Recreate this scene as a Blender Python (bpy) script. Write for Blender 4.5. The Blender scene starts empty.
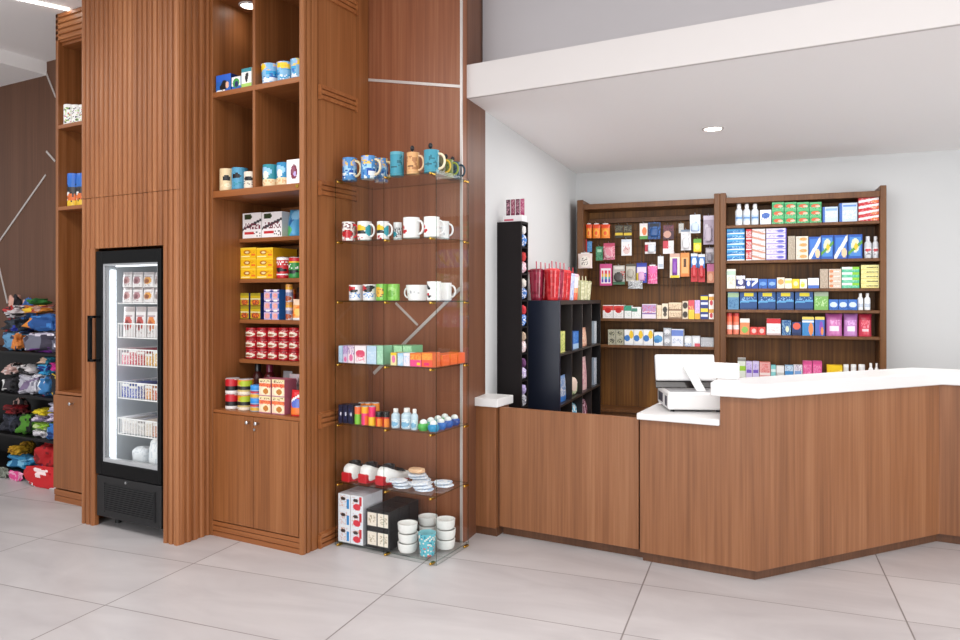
import bpy, bmesh, math, random
from mathutils import Vector, noise
sc = bpy.context.scene
COL = sc.collection
PI = math.pi
# ------------------------------------------------------------------ camera
YAW = math.radians(28.46)          # the cabinets run along X, the camera looks 28 degrees off their normal
TT = math.radians(7.57)            # the floor tiles and the nook walls are turned 7.6 degrees against the cabinets
FPX, HOR, EYE = 725.0, 298.0, 1.5
cam = bpy.data.cameras.new('camera')
cam.sensor_width = 36.0
cam.lens = FPX / 960 * 36
cam.shift_y = (HOR - 320) / 960
cam.clip_end = 100
camo = bpy.data.objects.new('camera', cam)
COL.objects.link(camo)
camo.location = (0, 0, EYE)
camo.rotation_euler = (PI / 2, 0, YAW)
sc.camera = camo
# ------------------------------------------------------------------ light
w = bpy.data.worlds.new('world')
sc.world = w
w.use_nodes = True
w.node_tree.nodes['Background'].inputs[0].default_value = (0.97, 0.985, 1.0, 1)
w.node_tree.nodes['Background'].inputs[1].default_value = 0.56
sc.view_settings.view_transform = 'Standard'
sc.view_settings.look = 'None'
sc.view_settings.gamma = 1
sc.view_settings.use_curve_mapping = False
sc.view_settings.exposure = 0.16
def area(name, loc, sx, sy, power, rot=(0, 0, 0), col=(1, .985, .97)):
    l = bpy.data.lights.new(name, 'AREA')
    l.shape = 'RECTANGLE'; l.size = sx; l.size_y = sy; l.energy = power; l.color = col
    o = bpy.data.objects.new(name, l); COL.objects.link(o)
    o.location = loc; o.rotation_euler = rot
    return o
area('shop_ceiling_light', (-3.4, 1.2, 3.56), 3.0, 1.0, 55)
area('entrance_ceiling_light', (0.3, 1.8, 3.56), 2.6, 1.4, 50)
area('shopfront_daylight', (-1.2, -4.2, 1.7), 6.5, 2.8, 230, (PI / 2, 0, .12), (.98, .99, 1))
area('side_fill', (6.5, 2.6, 1.25), 3.4, 2.2, 190, (PI / 2, 0, PI / 2 - .45), (.97, .985, 1))  # added area light beyond the right edge, brightens counter face and nook ceiling
area('far_ceiling_light', (-6.6, 1.6, 3.45), 1.4, 1.0, 22)
area('nook_fill', (-0.7, 5.5, 2.70), 2.4, 1.5, 34)  # soft fill added under the soffit to lift the nook walls, not a fixture
sc.cycles.transparent_max_bounces = 32
# ------------------------------------------------------------------ materials
PAL = dict(w='f1efec', k='17161a', r='c41f2b', b='2463b5', lb='8fc1e2', g='3c9747', y='f3c623', o='ec7a26', p='e273a4', v='8457b5',
           t='2f8794', c='efdfc0', n='6a4428', s='b9babd', db='1a2b60', lg='a8cf68', lv='b7a6da', m='74203a', tn='d6a678', gy='76767a',
           cy='35aee0', sk='e9b79c', sa='ee7c6c', dg='3a3a3e', mg='d23a8c', br='8a3a2c', ol='8a8a2a', mi='9fdcb8', lp='f0b6cc', iv='e8e2d6')
def s2l(h):
    o = []
    for i in (0, 2, 4):
        c = int(h[i:i + 2], 16) / 255
        o.append(c / 12.92 if c <= .04045 else ((c + .055) / 1.055) ** 2.4)
    return (*o, 1)
MATS = {}
def new_mat(name):
    m = bpy.data.materials.new(name); m.use_nodes = True
    return m, m.node_tree, m.node_tree.nodes['Principled BSDF']
def pm(key, rough=.42, metal=0, coat=0):
    """plain printed / painted surface with a faint procedural roughness variation"""
    k = (key, rough, metal)
    if k in MATS: return MATS[k]
    m, nt, b = new_mat('print_' + str(key) + ('' if rough == .42 else '_%d' % (rough * 100)))
    b.inputs['Base Color'].default_value = s2l(PAL.get(key, key))
    b.inputs['Metallic'].default_value = metal
    n = nt.nodes.new('ShaderNodeTexNoise'); n.inputs['Scale'].default_value = 30
    r = nt.nodes.new('ShaderNodeMapRange')
    r.inputs['To Min'].default_value = max(0, rough - .02); r.inputs['To Max'].default_value = rough + .02
    nt.links.new(n.outputs[0], r.inputs[0]); nt.links.new(r.outputs[0], b.inputs['Roughness'])
    MATS[k] = m
    return m
def wood(name, c1, c2, c3, scale=1.0, rough=.4, spec=.4, axis='Z', coarse=1.0, dist=.6):
    m, nt, b = new_mat(name)
    N, L = nt.nodes, nt.links
    tc = N.new('ShaderNodeTexCoord')
    def noi(sx, sy, sz, sca, det, dist=0):
        mp = N.new('ShaderNodeMapping'); s = (sx, sy, sz) if axis == 'Z' else (sz, sy, sx)
        mp.inputs['Scale'].default_value = s
        L.new(tc.outputs['Object'], mp.inputs[0])
        t = N.new('ShaderNodeTexNoise'); t.inputs['Scale'].default_value = sca * scale; t.inputs['Detail'].default_value = det
        t.inputs['Distortion'].default_value = dist
        L.new(mp.outputs[0], t.inputs[0]); return t
    fine = noi(60, 60, 1.3, 1.0, 4, .2)
    band = noi(9, 9, .35, 1.0 * coarse, 3, dist)
    big = noi(1.2, 1.2, .4, 1.0, 2)
    cr = N.new('ShaderNodeValToRGB')
    cr.color_ramp.elements[0].position = .30; cr.color_ramp.elements[0].color = s2l(c1)
    cr.color_ramp.elements[1].position = .70; cr.color_ramp.elements[1].color = s2l(c3)
    e = cr.color_ramp.elements.new(.5); e.color = s2l(c2)
    mx = N.new('ShaderNodeMath'); mx.operation = 'MULTIPLY'; mx.inputs[1].default_value = .38
    L.new(fine.outputs[0], mx.inputs[0])
    m2 = N.new('ShaderNodeMath'); m2.operation = 'MULTIPLY_ADD'; m2.inputs[1].default_value = .42
    L.new(band.outputs[0], m2.inputs[0]); L.new(mx.outputs[0], m2.inputs[2])
    m3 = N.new('ShaderNodeMath'); m3.operation = 'MULTIPLY_ADD'; m3.inputs[1].default_value = .2
    L.new(big.outputs[0], m3.inputs[0]); L.new(m2.outputs[0], m3.inputs[2])
    L.new(m3.outputs[0], cr.inputs[0]); L.new(cr.outputs[0], b.inputs['Base Color'])
    bp = N.new('ShaderNodeBump'); bp.inputs['Strength'].default_value = .06; bp.inputs['Distance'].default_value = .004
    L.new(fine.outputs[0], bp.inputs['Height']); L.new(bp.outputs[0], b.inputs['Normal'])
    b.inputs['Roughness'].default_value = rough; b.inputs['Specular IOR Level'].default_value = spec
    return m
W_CAB = wood('cabinet_walnut', '693d1d', '8b552e', 'a46d43', rough=.42)
W_CABH = wood('cabinet_walnut_across', '744221', '955a31', 'ab7345', rough=.42, axis='X')
W_SLAT = wood('slat_walnut', '6e4021', '935b34', 'ab734a', rough=.42)
W_CNT = wood('counter_walnut', '663f24', '8b5a39', 'a2724f', rough=.38)
W_PLN = wood('plinth_walnut', '4c2e1c', '5f3d28', '6e4a33', rough=.4)
W_PAN = wood('wall_panel_walnut', '6b3d28', '865136', '9b684a', rough=.38)
W_CLAD = wood('cladding_walnut', '553322', '6a432f', '7b523b', rough=.4)
W_FAR = wood('far_wall_walnut', '4f3120', '5e3c28', '6c4935', rough=.5)
W_BK = wood('bookcase_walnut', '4c2d17', '6b4425', '805733', rough=.42)
W_BKB = wood('bookcase_back_walnut', '3c250f', '7a4f24', 'ab7839', rough=.5, coarse=.4, dist=2.6)
def wall_mat(name, col, rough=.75, bump=.05):
    m, nt, b = new_mat(name)
    n = nt.nodes.new('ShaderNodeTexNoise'); n.inputs['Scale'].default_value = 160; n.inputs['Detail'].default_value = 3
    tc = nt.nodes.new('ShaderNodeTexCoord'); nt.links.new(tc.outputs['Object'], n.inputs[0])
    bp = nt.nodes.new('ShaderNodeBump'); bp.inputs['Strength'].default_value = bump; bp.inputs['Distance'].default_value = .002
    nt.links.new(n.outputs[0], bp.inputs['Height']); nt.links.new(bp.outputs[0], b.inputs['Normal'])
    b.inputs['Base Color'].default_value = s2l(col); b.inputs['Roughness'].default_value = rough
    return m
M_WALL = wall_mat('wall_paint_white', 'd2d3d3')
M_CEIL = wall_mat('ceiling_paint_white', 'fbf9f8')
M_UP = wall_mat('upper_wall_grey', 'b0acae')
M_SOF = wall_mat('soffit_paint_white', 'cdc8c6')
M_STONE = pm('e2e1e0', .32)
def tile_mat():
    m, nt, b = new_mat('floor_tile_grey')
    N, L = nt.nodes, nt.links
    tc = N.new('ShaderNodeTexCoord'); sp = N.new('ShaderNodeSeparateXYZ'); L.new(tc.outputs['Object'], sp.inputs[0])
    def math_(op, a, bb=None):
        n = N.new('ShaderNodeMath'); n.operation = op
        for i, x in enumerate((a, bb)):
            if x is None: continue
            if isinstance(x, (int, float)): n.inputs[i].default_value = x
            else: L.new(x, n.inputs[i])
        return n.outputs[0]
    def line(out, pitch, off, half):
        q = math_('DIVIDE', math_('SUBTRACT', out, off), pitch)
        f = math_('FRACT', math_('ADD', q, .5))
        d = math_('MULTIPLY', math_('ABSOLUTE', math_('SUBTRACT', f, .5)), pitch)
        return math_('LESS_THAN', d, half), math_('FLOOR', q)
    lx, ix = line(sp.outputs[0], 1.2073, -.558, .0036)
    ly, iy = line(sp.outputs[1], .5965, 3.251, .0028)
    g = math_('MAXIMUM', lx, ly)
    idn = math_('ADD', math_('MULTIPLY', ix, 7.31), math_('MULTIPLY', iy, 3.17))
    wn = N.new('ShaderNodeTexWhiteNoise'); wn.noise_dimensions = '1D'; L.new(idn, wn.inputs['W'])
    n1 = N.new('ShaderNodeTexNoise'); n1.noise_dimensions = '4D'; n1.inputs['Scale'].default_value = 1.4; n1.inputs['Detail'].default_value = 6; n1.inputs['Distortion'].default_value = 1.2
    mp = N.new('ShaderNodeMapping'); mp.inputs['Scale'].default_value = (1, 2.4, 1); mp.inputs['Rotation'].default_value = (0, 0, .3)
    L.new(tc.outputs['Object'], mp.inputs[0]); L.new(mp.outputs[0], n1.inputs['Vector']); L.new(wn.outputs[0], n1.inputs['W'])
    f = math_('ADD', math_('MULTIPLY', n1.outputs[0], .85), math_('MULTIPLY', wn.outputs[0], .15))
    cr = N.new('ShaderNodeValToRGB')
    cr.color_ramp.elements[0].position = .3; cr.color_ramp.elements[0].color = s2l('b1acad')
    cr.color_ramp.elements[1].position = .72; cr.color_ramp.elements[1].color = s2l('c8c4c4')
    L.new(f, cr.inputs[0])
    mx = N.new('ShaderNodeMix'); mx.data_type = 'RGBA'; L.new(g, mx.inputs['Factor']); L.new(cr.outputs[0], mx.inputs[6]); mx.inputs[7].default_value = s2l('837c7b')
    L.new(mx.outputs[2], b.inputs['Base Color'])
    b.inputs['Roughness'].default_value = .36; b.inputs['Specular IOR Level'].default_value = .35
    bp = N.new('ShaderNodeBump'); bp.invert = True; bp.inputs['Strength'].default_value = .4; bp.inputs['Distance'].default_value = .002
    L.new(g, bp.inputs['Height']); L.new(bp.outputs[0], b.inputs['Normal'])
    return m
M_TILE = tile_mat()
def glass_mat(name, tint, rmin=.04):
    m = bpy.data.materials.new(name); m.use_nodes = True; nt = m.node_tree; nt.nodes.clear()
    o = nt.nodes.new('ShaderNodeOutputMaterial'); mx = nt.nodes.new('ShaderNodeMixShader')
    t = nt.nodes.new('ShaderNodeBsdfTransparent'); t.inputs[0].default_value = tint
    g = nt.nodes.new('ShaderNodeBsdfGlossy'); g.inputs['Roughness'].default_value = .015
    fr = nt.nodes.new('ShaderNodeFresnel'); fr.inputs[0].default_value = 1.38
    ge = nt.nodes.new('ShaderNodeNewGeometry'); iv = nt.nodes.new('ShaderNodeMath'); iv.operation = 'SUBTRACT'; iv.inputs[0].default_value = 1
    nt.links.new(ge.outputs['Backfacing'], iv.inputs[1])
    mu = nt.nodes.new('ShaderNodeMath'); mu.operation = 'MULTIPLY'; nt.links.new(fr.outputs[0], mu.inputs[0]); nt.links.new(iv.outputs[0], mu.inputs[1])
    nt.links.new(mu.outputs[0], mx.inputs[0]); nt.links.new(t.outputs[0], mx.inputs[1]); nt.links.new(g.outputs[0], mx.inputs[2])
    nt.links.new(mx.outputs[0], o.inputs[0]); return m
M_GLASS = glass_mat('clear_glass', (.985, .992, .988, 1))
M_CLEAR = glass_mat('clear_plastic', (.93, .95, .97, 1))
M_EDGE = glass_mat('glass_edge', (.62, .70, .67, 1))
M_BRASS = pm('c9a24a', .25, 1)
M_STEEL = pm('c2c3c6', .28, 1)
M_ALU = pm('c4bdb9', .35, .3)
M_BLACK = pm('0c0c0d', .5)
for m_ in (M_BLACK,): m_.node_tree.nodes['Principled BSDF'].inputs['Specular IOR Level'].default_value = .15
def emit(name, col, st):
    m = bpy.data.materials.new(name); m.use_nodes = True; nt = m.node_tree
    b = nt.nodes['Principled BSDF']; b.inputs['Emission Color'].default_value = s2l(col); b.inputs['Emission Strength'].default_value = st
    b.inputs['Base Color'].default_value = s2l(col); return m
M_LED = emit('led_light', 'fffaf2', 6)
M_LAMP = emit('lamp_disc', 'fff6ea', 9)
# ------------------------------------------------------------------ geometry helpers
class MB:
    def __init__(s): s.v = []; s.f = []; s.m = []; s.sm = []
    def add(s, vs, fs, mat, smooth=False):
        o = len(s.v); s.v += [tuple(p) for p in vs]
        for i, f in enumerate(fs):
            s.f.append([o + k for k in f]); s.m.append(mat[i] if isinstance(mat, list) else mat); s.sm.append(smooth)
        return s
    def box(s, x0, y0, z0, x1, y1, z1, mat=None):
        vs = [(x0, y0, z0), (x1, y0, z0), (x1, y1, z0), (x0, y1, z0), (x0, y0, z1), (x1, y0, z1), (x1, y1, z1), (x0, y1, z1)]
        return s.add(vs, [(0, 3, 2, 1), (4, 5, 6, 7), (0, 1, 5, 4), (1, 2, 6, 5), (2, 3, 7, 6), (3, 0, 4, 7)], mat)
    def prism(s, poly, z0, z1, mat=None):
        n = len(poly)
        a = sum(poly[i][0] * poly[(i + 1) % n][1] - poly[(i + 1) % n][0] * poly[i][1] for i in range(n))
        if a < 0: poly = poly[::-1]
        vs = [(x, y, z0) for x, y in poly] + [(x, y, z1) for x, y in poly]
        return s.add(vs, [tuple(range(n))[::-1], tuple(range(n, 2 * n))] + [(i, (i + 1) % n, n + (i + 1) % n, n + i) for i in range(n)], mat)
    def lathe(s, prof, mat=None, n=20, fn=None, cx=0, cy=0, cap=True):
        """prof: (r, z) from the bottom up; fn(angle_fraction, k) -> material of a face"""
        vs = []; fs = []; ms = []
        for r, z in prof:
            for i in range(n):
                a = 2 * PI * i / n; vs.append((cx + r * math.sin(a), cy - r * math.cos(a), z))
        for k in range(len(prof) - 1):
            for i in range(n):
                j = (i + 1) % n
                fs.append((k * n + i, k * n + j, (k + 1) * n + j, (k + 1) * n + i)); ms.append(fn((i + .5) / n, k) if fn else mat)
        if cap:
            fs.append(tuple(range(n))[::-1]); ms.append(ms[0])
            fs.append(tuple((len(prof) - 1) * n + i for i in range(n))); ms.append(ms[-1] if fn is None else fn(.0, len(prof) - 2))
        return s.add(vs, fs, ms, True)
    def tube(s, pts, r, mat=None, n=8, closed=False):
        pts = [Vector(p) for p in pts]; vs = []; fs = []; N = len(pts); up = None
        for i, p in enumerate(pts):
            if closed: t = (pts[(i + 1) % N] - pts[i - 1]).normalized()
            else: t = (pts[min(i + 1, N - 1)] - pts[max(i - 1, 0)]).normalized()
            if up is None:
                up = Vector((0, 0, 1)) if abs(t.z) < .9 else Vector((1, 0, 0))
            a = t.cross(up)
            if a.length < 1e-4: a = t.cross(Vector((0, 1, 0)))
            a.normalize(); b = a.cross(t).normalized(); up = b
            for k in range(n):
                g = 2 * PI * k / n; vs.append(p + a * (r * math.cos(g)) + b * (r * math.sin(g)))
        for i in range(N if closed else N - 1):
            j = (i + 1) % N
            for k in range(n):
                q = (k + 1) % n; fs.append((i * n + k, j * n + k, j * n + q, i * n + q))
        if not closed: fs += [tuple(range(n)), tuple((N - 1) * n + k for k in range(n))[::-1]]
        return s.add(vs, fs, mat, True)
    def build(s, name, mat=None, parent=None, shift=None, bevel=0, seg=1, loc=None, rotz=0):
        me = bpy.data.meshes.new(name)
        vs = s.v
        if shift is not None: vs = [(x - shift[0], y - shift[1], z - shift[2]) for x, y, z in vs]
        me.from_pydata(vs, [], s.f)
        idx = {}
        for i, m in enumerate(s.m):
            m = m or mat
            if m not in idx: idx[m] = len(idx); me.materials.append(m)
            me.polygons[i].material_index = idx[m]; me.polygons[i].use_smooth = s.sm[i]
        if any(s.sm):
            bm = bmesh.new(); bm.from_mesh(me)
            for e in bm.edges:
                if len(e.link_faces) == 2 and e.calc_face_angle(0) > .9: e.smooth = False
            bm.to_mesh(me); bm.free()
        me.update()
        o = bpy.data.objects.new(name, me); COL.objects.link(o)
        if parent is not None: o.parent = parent
        if loc is not None: o.location = loc
        o.rotation_euler[2] = rotz
        if bevel:
            b = o.modifiers.new('bevel', 'BEVEL'); b.width = bevel; b.segments = seg; b.limit_method = 'ANGLE'; b.angle_limit = .6; b.harden_normals = False
        return o
def box_part(name, mat, parent, x0, y0, z0, x1, y1, z1, shift=None, bevel=0):
    return MB().box(x0, y0, z0, x1, y1, z1).build(name, mat, parent, shift, bevel)
def tag(o, label, cat, group=None):
    o['label'] = label; o['category'] = cat
    if group: o['group'] = group
    return o
def thing(name, label, cat, loc=(0, 0, 0), rotz=0, group=None):
    o = bpy.data.objects.new(name, None); COL.objects.link(o); o.empty_display_size = .1
    o.location = loc; o.rotation_euler = (0, 0, rotz)
    return tag(o, label, cat, group)
def struct(name, mb, mat, **k):
    o = mb.build(name, mat, **k); o['kind'] = 'structure'; return o
ORD = ['first', 'second', 'third', 'fourth', 'fifth', 'sixth', 'seventh', 'eighth']
# frames: a local X along a front, local -Y faces the shop; pixel columns of a 960 wide picture give widths on a front plane
class Frame:
    def __init__(s, ox, oy, ang): s.o = (ox, oy); s.a = ang
    def pt(s, x, y, z=0):
        c, n = math.cos(s.a), math.sin(s.a); return (s.o[0] + x * c - y * n, s.o[1] + x * n + y * c, z)
    def hit(s, px, py, ly):
        xc = (px - 480) / FPX
        d = (xc * math.cos(YAW) - math.sin(YAW), xc * math.sin(YAW) + math.cos(YAW))
        n = (-math.sin(s.a), math.cos(s.a)); p = s.pt(0, ly)
        t = (n[0] * p[0] + n[1] * p[1]) / (n[0] * d[0] + n[1] * d[1])
        q = (d[0] * t - s.o[0], d[1] * t - s.o[1])
        return (q[0] * math.cos(s.a) + q[1] * math.sin(s.a), EYE - (py - HOR) / FPX * t)
FC = Frame(0, 0, 0)
FB = Frame(-2.588, 6.772, TT)                    # back wall, local Y into the wall
FK = Frame(-1.976, 4.843, PI / 2 + TT)           # front of the cube shelf along the nook's side wall
# artwork: 'bg|r x0,y0,x1,y1,col|e cx,cy,rx,ry,col|n x0,y0,x1,y1,col,prob|S side|L lid'
def art(spec, seed=0):
    ops = []; bg = None; side = None; lid = None
    for t in spec.split('|'):
        t = t.strip()
        if bg is None: bg = t; continue
        k, a = t[0], [x.strip() for x in t[1:].split(',')]
        if k == 'S': side = a[0]
        elif k == 'L': lid = a[0]
        else:
            ci = 3 if k == 'd' else 4
            ops.append((k, [x if i == ci else float(x) for i, x in enumerate(a)]))
    def fn(x, y):
        c = bg
        for k, a in ops:
            if k == 'r' and a[0] <= x <= a[2] and a[1] <= y <= a[3]: c = a[4]
            elif k == 'e' and ((x - a[0]) / a[2]) ** 2 + ((y - a[1]) / a[3]) ** 2 <= 1: c = a[4]
            elif k == 'd' and abs(y - (a[0] + a[1] * x)) < a[2]: c = a[3]
            elif k == 'm':
                if a[0] <= x <= a[2] and a[1] <= y <= a[3] and noise.noise((x * 5 + seed * 3.1, y * 3.5 + seed, seed * 1.7 + len(c))) + .5 * noise.noise((x * 13, y * 9, seed * 2.3)) > .42 - a[5]: c = a[4]
            elif k == 'n':
                x0, y0, x1, y1 = a[:4]
                if x0 <= x <= x1 and y0 <= y <= y1:
                    h = math.sin(int(x * 20) * 12.9898 + int(y * 20) * 78.233 + seed * 3.7) * 43758.5453
                    if h - math.floor(h) < a[5]: c = a[4]
        return c
    return fn, bg, side or bg, lid
def art_box(mb, wd, dp, h, spec, seed=0, nx=20, ny=20, rough=.42):
    fn, bg, side, _ = art(spec, seed)
    M = lambda c: pm(c, rough)
    vs = []; fs = []; ms = []
    for j in range(ny + 1):
        for i in range(nx + 1): vs.append((-wd / 2 + wd * i / nx, 0, h * j / ny))
    for j in range(ny):
        for i in range(nx):
            a = j * (nx + 1) + i; fs.append((a, a + 1, a + nx + 2, a + nx + 1)); ms.append(M(fn((i + .5) / nx, (j + .5) / ny)))
    b = len(vs); vs += [(-wd / 2, dp, 0), (wd / 2, dp, 0), (wd / 2, dp, h), (-wd / 2, dp, h)]
    top = [ny * (nx + 1) + i for i in range(nx + 1)]; bot = list(range(nx + 1))
    lf = [j * (nx + 1) for j in range(ny + 1)]; rt = [j * (nx + 1) + nx for j in range(ny + 1)]
    fs += [tuple(top + [b + 2, b + 3]), tuple(bot[::-1] + [b, b + 1]), tuple(lf + [b + 3, b]), tuple(rt + [b + 2, b + 1])[::-1], (b + 1, b, b + 3, b + 2)]
    ms += [M(side)] * 5
    return mb.add(vs, fs, ms)
SEED = [0]
def place(o, F, x, y, z, rot=0):
    o.location = F.pt(x, y, z); o.rotation_euler[2] = F.a + rot; return o
def k_box(F, x, y, z, wd, dp, h, spec, name, label, cat, group, rot=0, rough=.42):
    SEED[0] += 1
    o = art_box(MB(), wd, dp, h, spec, SEED[0], rough=rough).build(name)
    return tag(place(o, F, x, y, z, rot), label, cat, group)
def k_can(F, x, y, z, wd, dp, h, spec, name, label, cat, group, lidname='lid', rough=.35, n=30):
    SEED[0] += 1; fn, bg, side, lid = art(spec, SEED[0]); r = wd / 2
    ny = 16; lz = h * (.84 if lid else .97)
    prof = [(r * .96, 0), (r, h * .03)] + [(r, h * .03 + (lz - h * .03) * k / ny) for k in range(1, ny + 1)]
    f = lambda a, k: pm(fn(((a + .5) % 1 - .5) * 2 * .9 + .5 if abs((a + .5) % 1 - .5) < .28 else .02, max(0, min(1, (k - .5) / ny))), rough)
    t = thing(name, label, cat, F.pt(x, y + r, z), F.a, group)
    MB().lathe(prof, fn=f, n=n).build('body', None, t)
    rr = r * (1.0 if lid else .94)
    MB().lathe([(rr, lz), (rr, h * .97), (rr * .95, h)], pm(lid or 's', .3), n=n).build(lidname, None, t)
    return t
def k_bottle(F, x, y, z, wd, dp, h, spec, name, label, cat, group):
    SEED[0] += 1; fn, bg, side, lid = art(spec, SEED[0]); r = wd / 2; ny = 14
    prof = [(r * .9, 0), (r, h * .03)] + [(r, h * .03 + h * .62 * k / ny) for k in range(1, ny + 1)] + [(r * .93, h * .69), (r * .66, h * .76), (r * .46, h * .80)]
    f = lambda a, k: pm(fn(((a + .5) % 1 - .5) * 1.8 + .5 if abs((a + .5) % 1 - .5) < .28 else .02, max(0, min(1, (k - .5) / ny))), .3)
    t = thing(name, label, cat, F.pt(x, y + r, z), F.a, group)
    MB().lathe(prof, fn=f, n=24).build('body', None, t)
    MB().lathe([(r * .56, h * .80), (r * .56, h * .98), (r * .48, h)], pm(lid or 'w', .3), n=16).build('cap', None, t)
    return t
def k_pouch(F, x, y, z, wd, dp, h, spec, name, label, cat, group, tilt=0):
    SEED[0] += 1; fn, bg, side, lid = art(spec, SEED[0]); nx, ny = 18, 18; vs = []; fs = []; ms = []
    for sgn in (-1, 1):
        for j in range(ny + 1):
            for i in range(nx + 1):
                u, v = i / nx, j / ny
                b = (math.sin(PI * u) ** .5) * (1 - v ** 3) ** .8 if 0 < u < 1 and v < 1 else 0
                b = max(b, 0) * (1 if v > 0 else .9)
                vs.append(((u - .5) * wd * (1 - .04 * math.sin(PI * v)), dp / 2 + sgn * (dp * .5 * b + .001) + tilt * v, v * h))
    q = (nx + 1) * (ny + 1)
    for j in range(ny):
        for i in range(nx):
            a = j * (nx + 1) + i; c = pm(fn((i + .5) / nx, (j + .5) / ny), .28)
            fs.append((a, a + 1, a + nx + 2, a + nx + 1)); ms.append(c)
            fs.append((q + a + 1, q + a, q + a + nx + 1, q + a + nx + 2)); ms.append(pm(side, .28))
    ring = [i for i in range(nx + 1)] + [j * (nx + 1) + nx for j in range(1, ny + 1)] + [ny * (nx + 1) + i for i in range(nx - 1, -1, -1)] + [j * (nx + 1) for j in range(ny - 1, 0, -1)]
    for a, b in zip(ring, ring[1:] + ring[:1]): fs.append((b, a, q + a, q + b)); ms.append(pm(side, .28))
    o = MB().add(vs, fs, ms, True).build(name)
    return tag(place(o, F, x, y, z), label, cat, group)
def lump_mesh(mb, wd, dp, h, spec, seed, ex=.55, amp=.12, nu=44, nv=22, rough=.8, fold=0):
    fn, bg, side, lid = art(spec, seed)
    vs = []; fs = []; ms = []
    sp = lambda c, e: math.copysign(abs(c) ** e, c)
    for j in range(nv + 1):
        ph = -PI / 2 + PI * j / nv
        for i in range(nu):
            th = 2 * PI * i / nu
            p = Vector((sp(math.cos(ph), ex) * sp(math.sin(th), ex), -sp(math.cos(ph), ex) * sp(math.cos(th), ex), sp(math.sin(ph), ex)))
            k = 1 + amp * noise.noise(p * 1.7 + Vector((seed * 5.1, 0, 0))) + amp * .6 * noise.noise(p * 4 + Vector((0, seed * 3.3, 0)))
            zz = p.z
            if fold: k *= 1 + .05 * math.sin(zz * fold)
            vs.append((p.x * k * wd / 2, p.y * k * dp / 2 + dp / 2, max(0, (p.z * (1 + (k - 1) * .6) + 1) * h / 2)))
    for ax, lo, hi in ((0, -wd / 2, wd / 2), (1, 0, dp), (2, 0, h)):
        q0 = min(v[ax] for v in vs); q1 = max(v[ax] for v in vs)
        vs = [v[:ax] + (lo + (v[ax] - q0) / (q1 - q0) * (hi - lo),) + v[ax + 1:] for v in vs]
    for j in range(nv):
        for i in range(nu):
            q = (i + 1) % nu; a = ((i + .5) / nu + .5) % 1
            fs.append((j * nu + i, j * nu + q, (j + 1) * nu + q, (j + 1) * nu + i))
            x, zc = math.sin(2 * PI * (i + .5) / nu) / 2 + .5, (j + .5) / nv
            ms.append(pm(fn(x, zc), rough))
    return mb.add(vs, fs, ms, True)
def k_lump(F, x, y, z, wd, dp, h, spec, name, label, cat, group, **k):
    SEED[0] += 1
    o = lump_mesh(MB(), wd, dp, h, spec, SEED[0], **k).build(name)
    return tag(place(o, F, x, y, z), label, cat, group)
def k_mug(F, x, y, z, wd, h, spec, name, label, cat, group, hrot=0, hcol=None, taper=1.0, r=None, handle=True, spoon=None, inner=None):
    """x is the middle of the mug, y its front; hrot turns the handle (0 = to the right along the front)"""
    SEED[0] += 1; fn, bg, side, lid = art(spec, SEED[0]); r = wd / 2; ny = 16; rb = r * taper
    prof = [(rb * .92, 0)] + [(rb + (r - rb) * k / ny, h * (.03 + .97 * k / ny)) for k in range(ny + 1)] + [(r * .9, h), (r * .88, h * .5), (rb * .8, h * .06)]
    ic = pm(inner or lid or bg, .2)
    f = lambda a, k: ic if k > ny else pm(fn(((a + .5) % 1 - .5) * 1.8 + .5 if abs((a + .5) % 1 - .5) < .28 else .02, max(0, min(1, (k - .5) / ny))), .22)
    t = thing(name, label, cat, F.pt(x, y + r, z), F.a, group)
    MB().lathe(prof, fn=f, n=32).build('body', None, t)
    if handle:
        c, s = math.cos(hrot), math.sin(hrot)
        pts = []
        for k in range(11):
            a = -PI / 2 * 1.02 + PI * 1.02 * k / 10
            d = r * .92 + h * .30 * math.cos(a) ** .8 if math.cos(a) > 0 else r * .92
            pts.append((c * d, s * d, h * .52 + h * .33 * math.sin(a)))
        MB().tube(pts, h * .055, pm(hcol or side, .22)).build('handle', None, t)
    if spoon:
        o = MB(); o.tube([(.0, .01, h * .1), (-.012, .018, h * .9), (-.02, .022, h * 1.16)], .004, pm(spoon, .3))
        o.lathe([(.004, h * 1.12), (.012, h * 1.2), (.013, h * 1.3), (.006, h * 1.38)], pm(spoon, .3), n=10, cx=-.022, cy=.023)
        o.build('spoon', None, t)
    return t
KIND = dict(box=k_box, can=k_can, bottle=k_bottle, pouch=k_pouch, lump=k_lump)
LIM = [-99, 99, 99]                              # free width and height of the compartment being filled
def row(F, ly, zs, items, group=None, dp=.1):
    """one row on a shelf: (kind, px0, px1, py_top, art, name, category, label[, layers[, extra]])"""
    for it in items:
        kind, a, b, yt, spec, name, cat, label = it[:8]
        layers = it[8] if len(it) > 8 else 1
        ex = dict(it[9]) if len(it) > 9 else {}
        y = ly + ex.pop('dy', 0); d = ex.pop('dp', dp); g = ex.pop('group', group)
        x0, z1 = F.hit(a, yt, y); x1, _ = F.hit(b, yt, y)
        x0, x1, z1 = max(x0, LIM[0]), min(x1, LIM[1]), min(z1, LIM[2])
        wd = (x1 - x0) * .985; h = (z1 - zs) / layers
        if kind in ('can', 'bottle'): d = wd
        for k in range(layers):
            lb = label
            if layers > 1:
                pos = 'bottom' if k == 0 else 'top' if k == layers - 1 else ('middle' if layers == 3 else ORD[k] + ' up')
                lb = label + ', ' + pos + ' of stack'
            KIND[kind](F, (x0 + x1) / 2, y, zs + h * k, wd, d, h * .992, spec, name, lb, cat, g, **ex)
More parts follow.
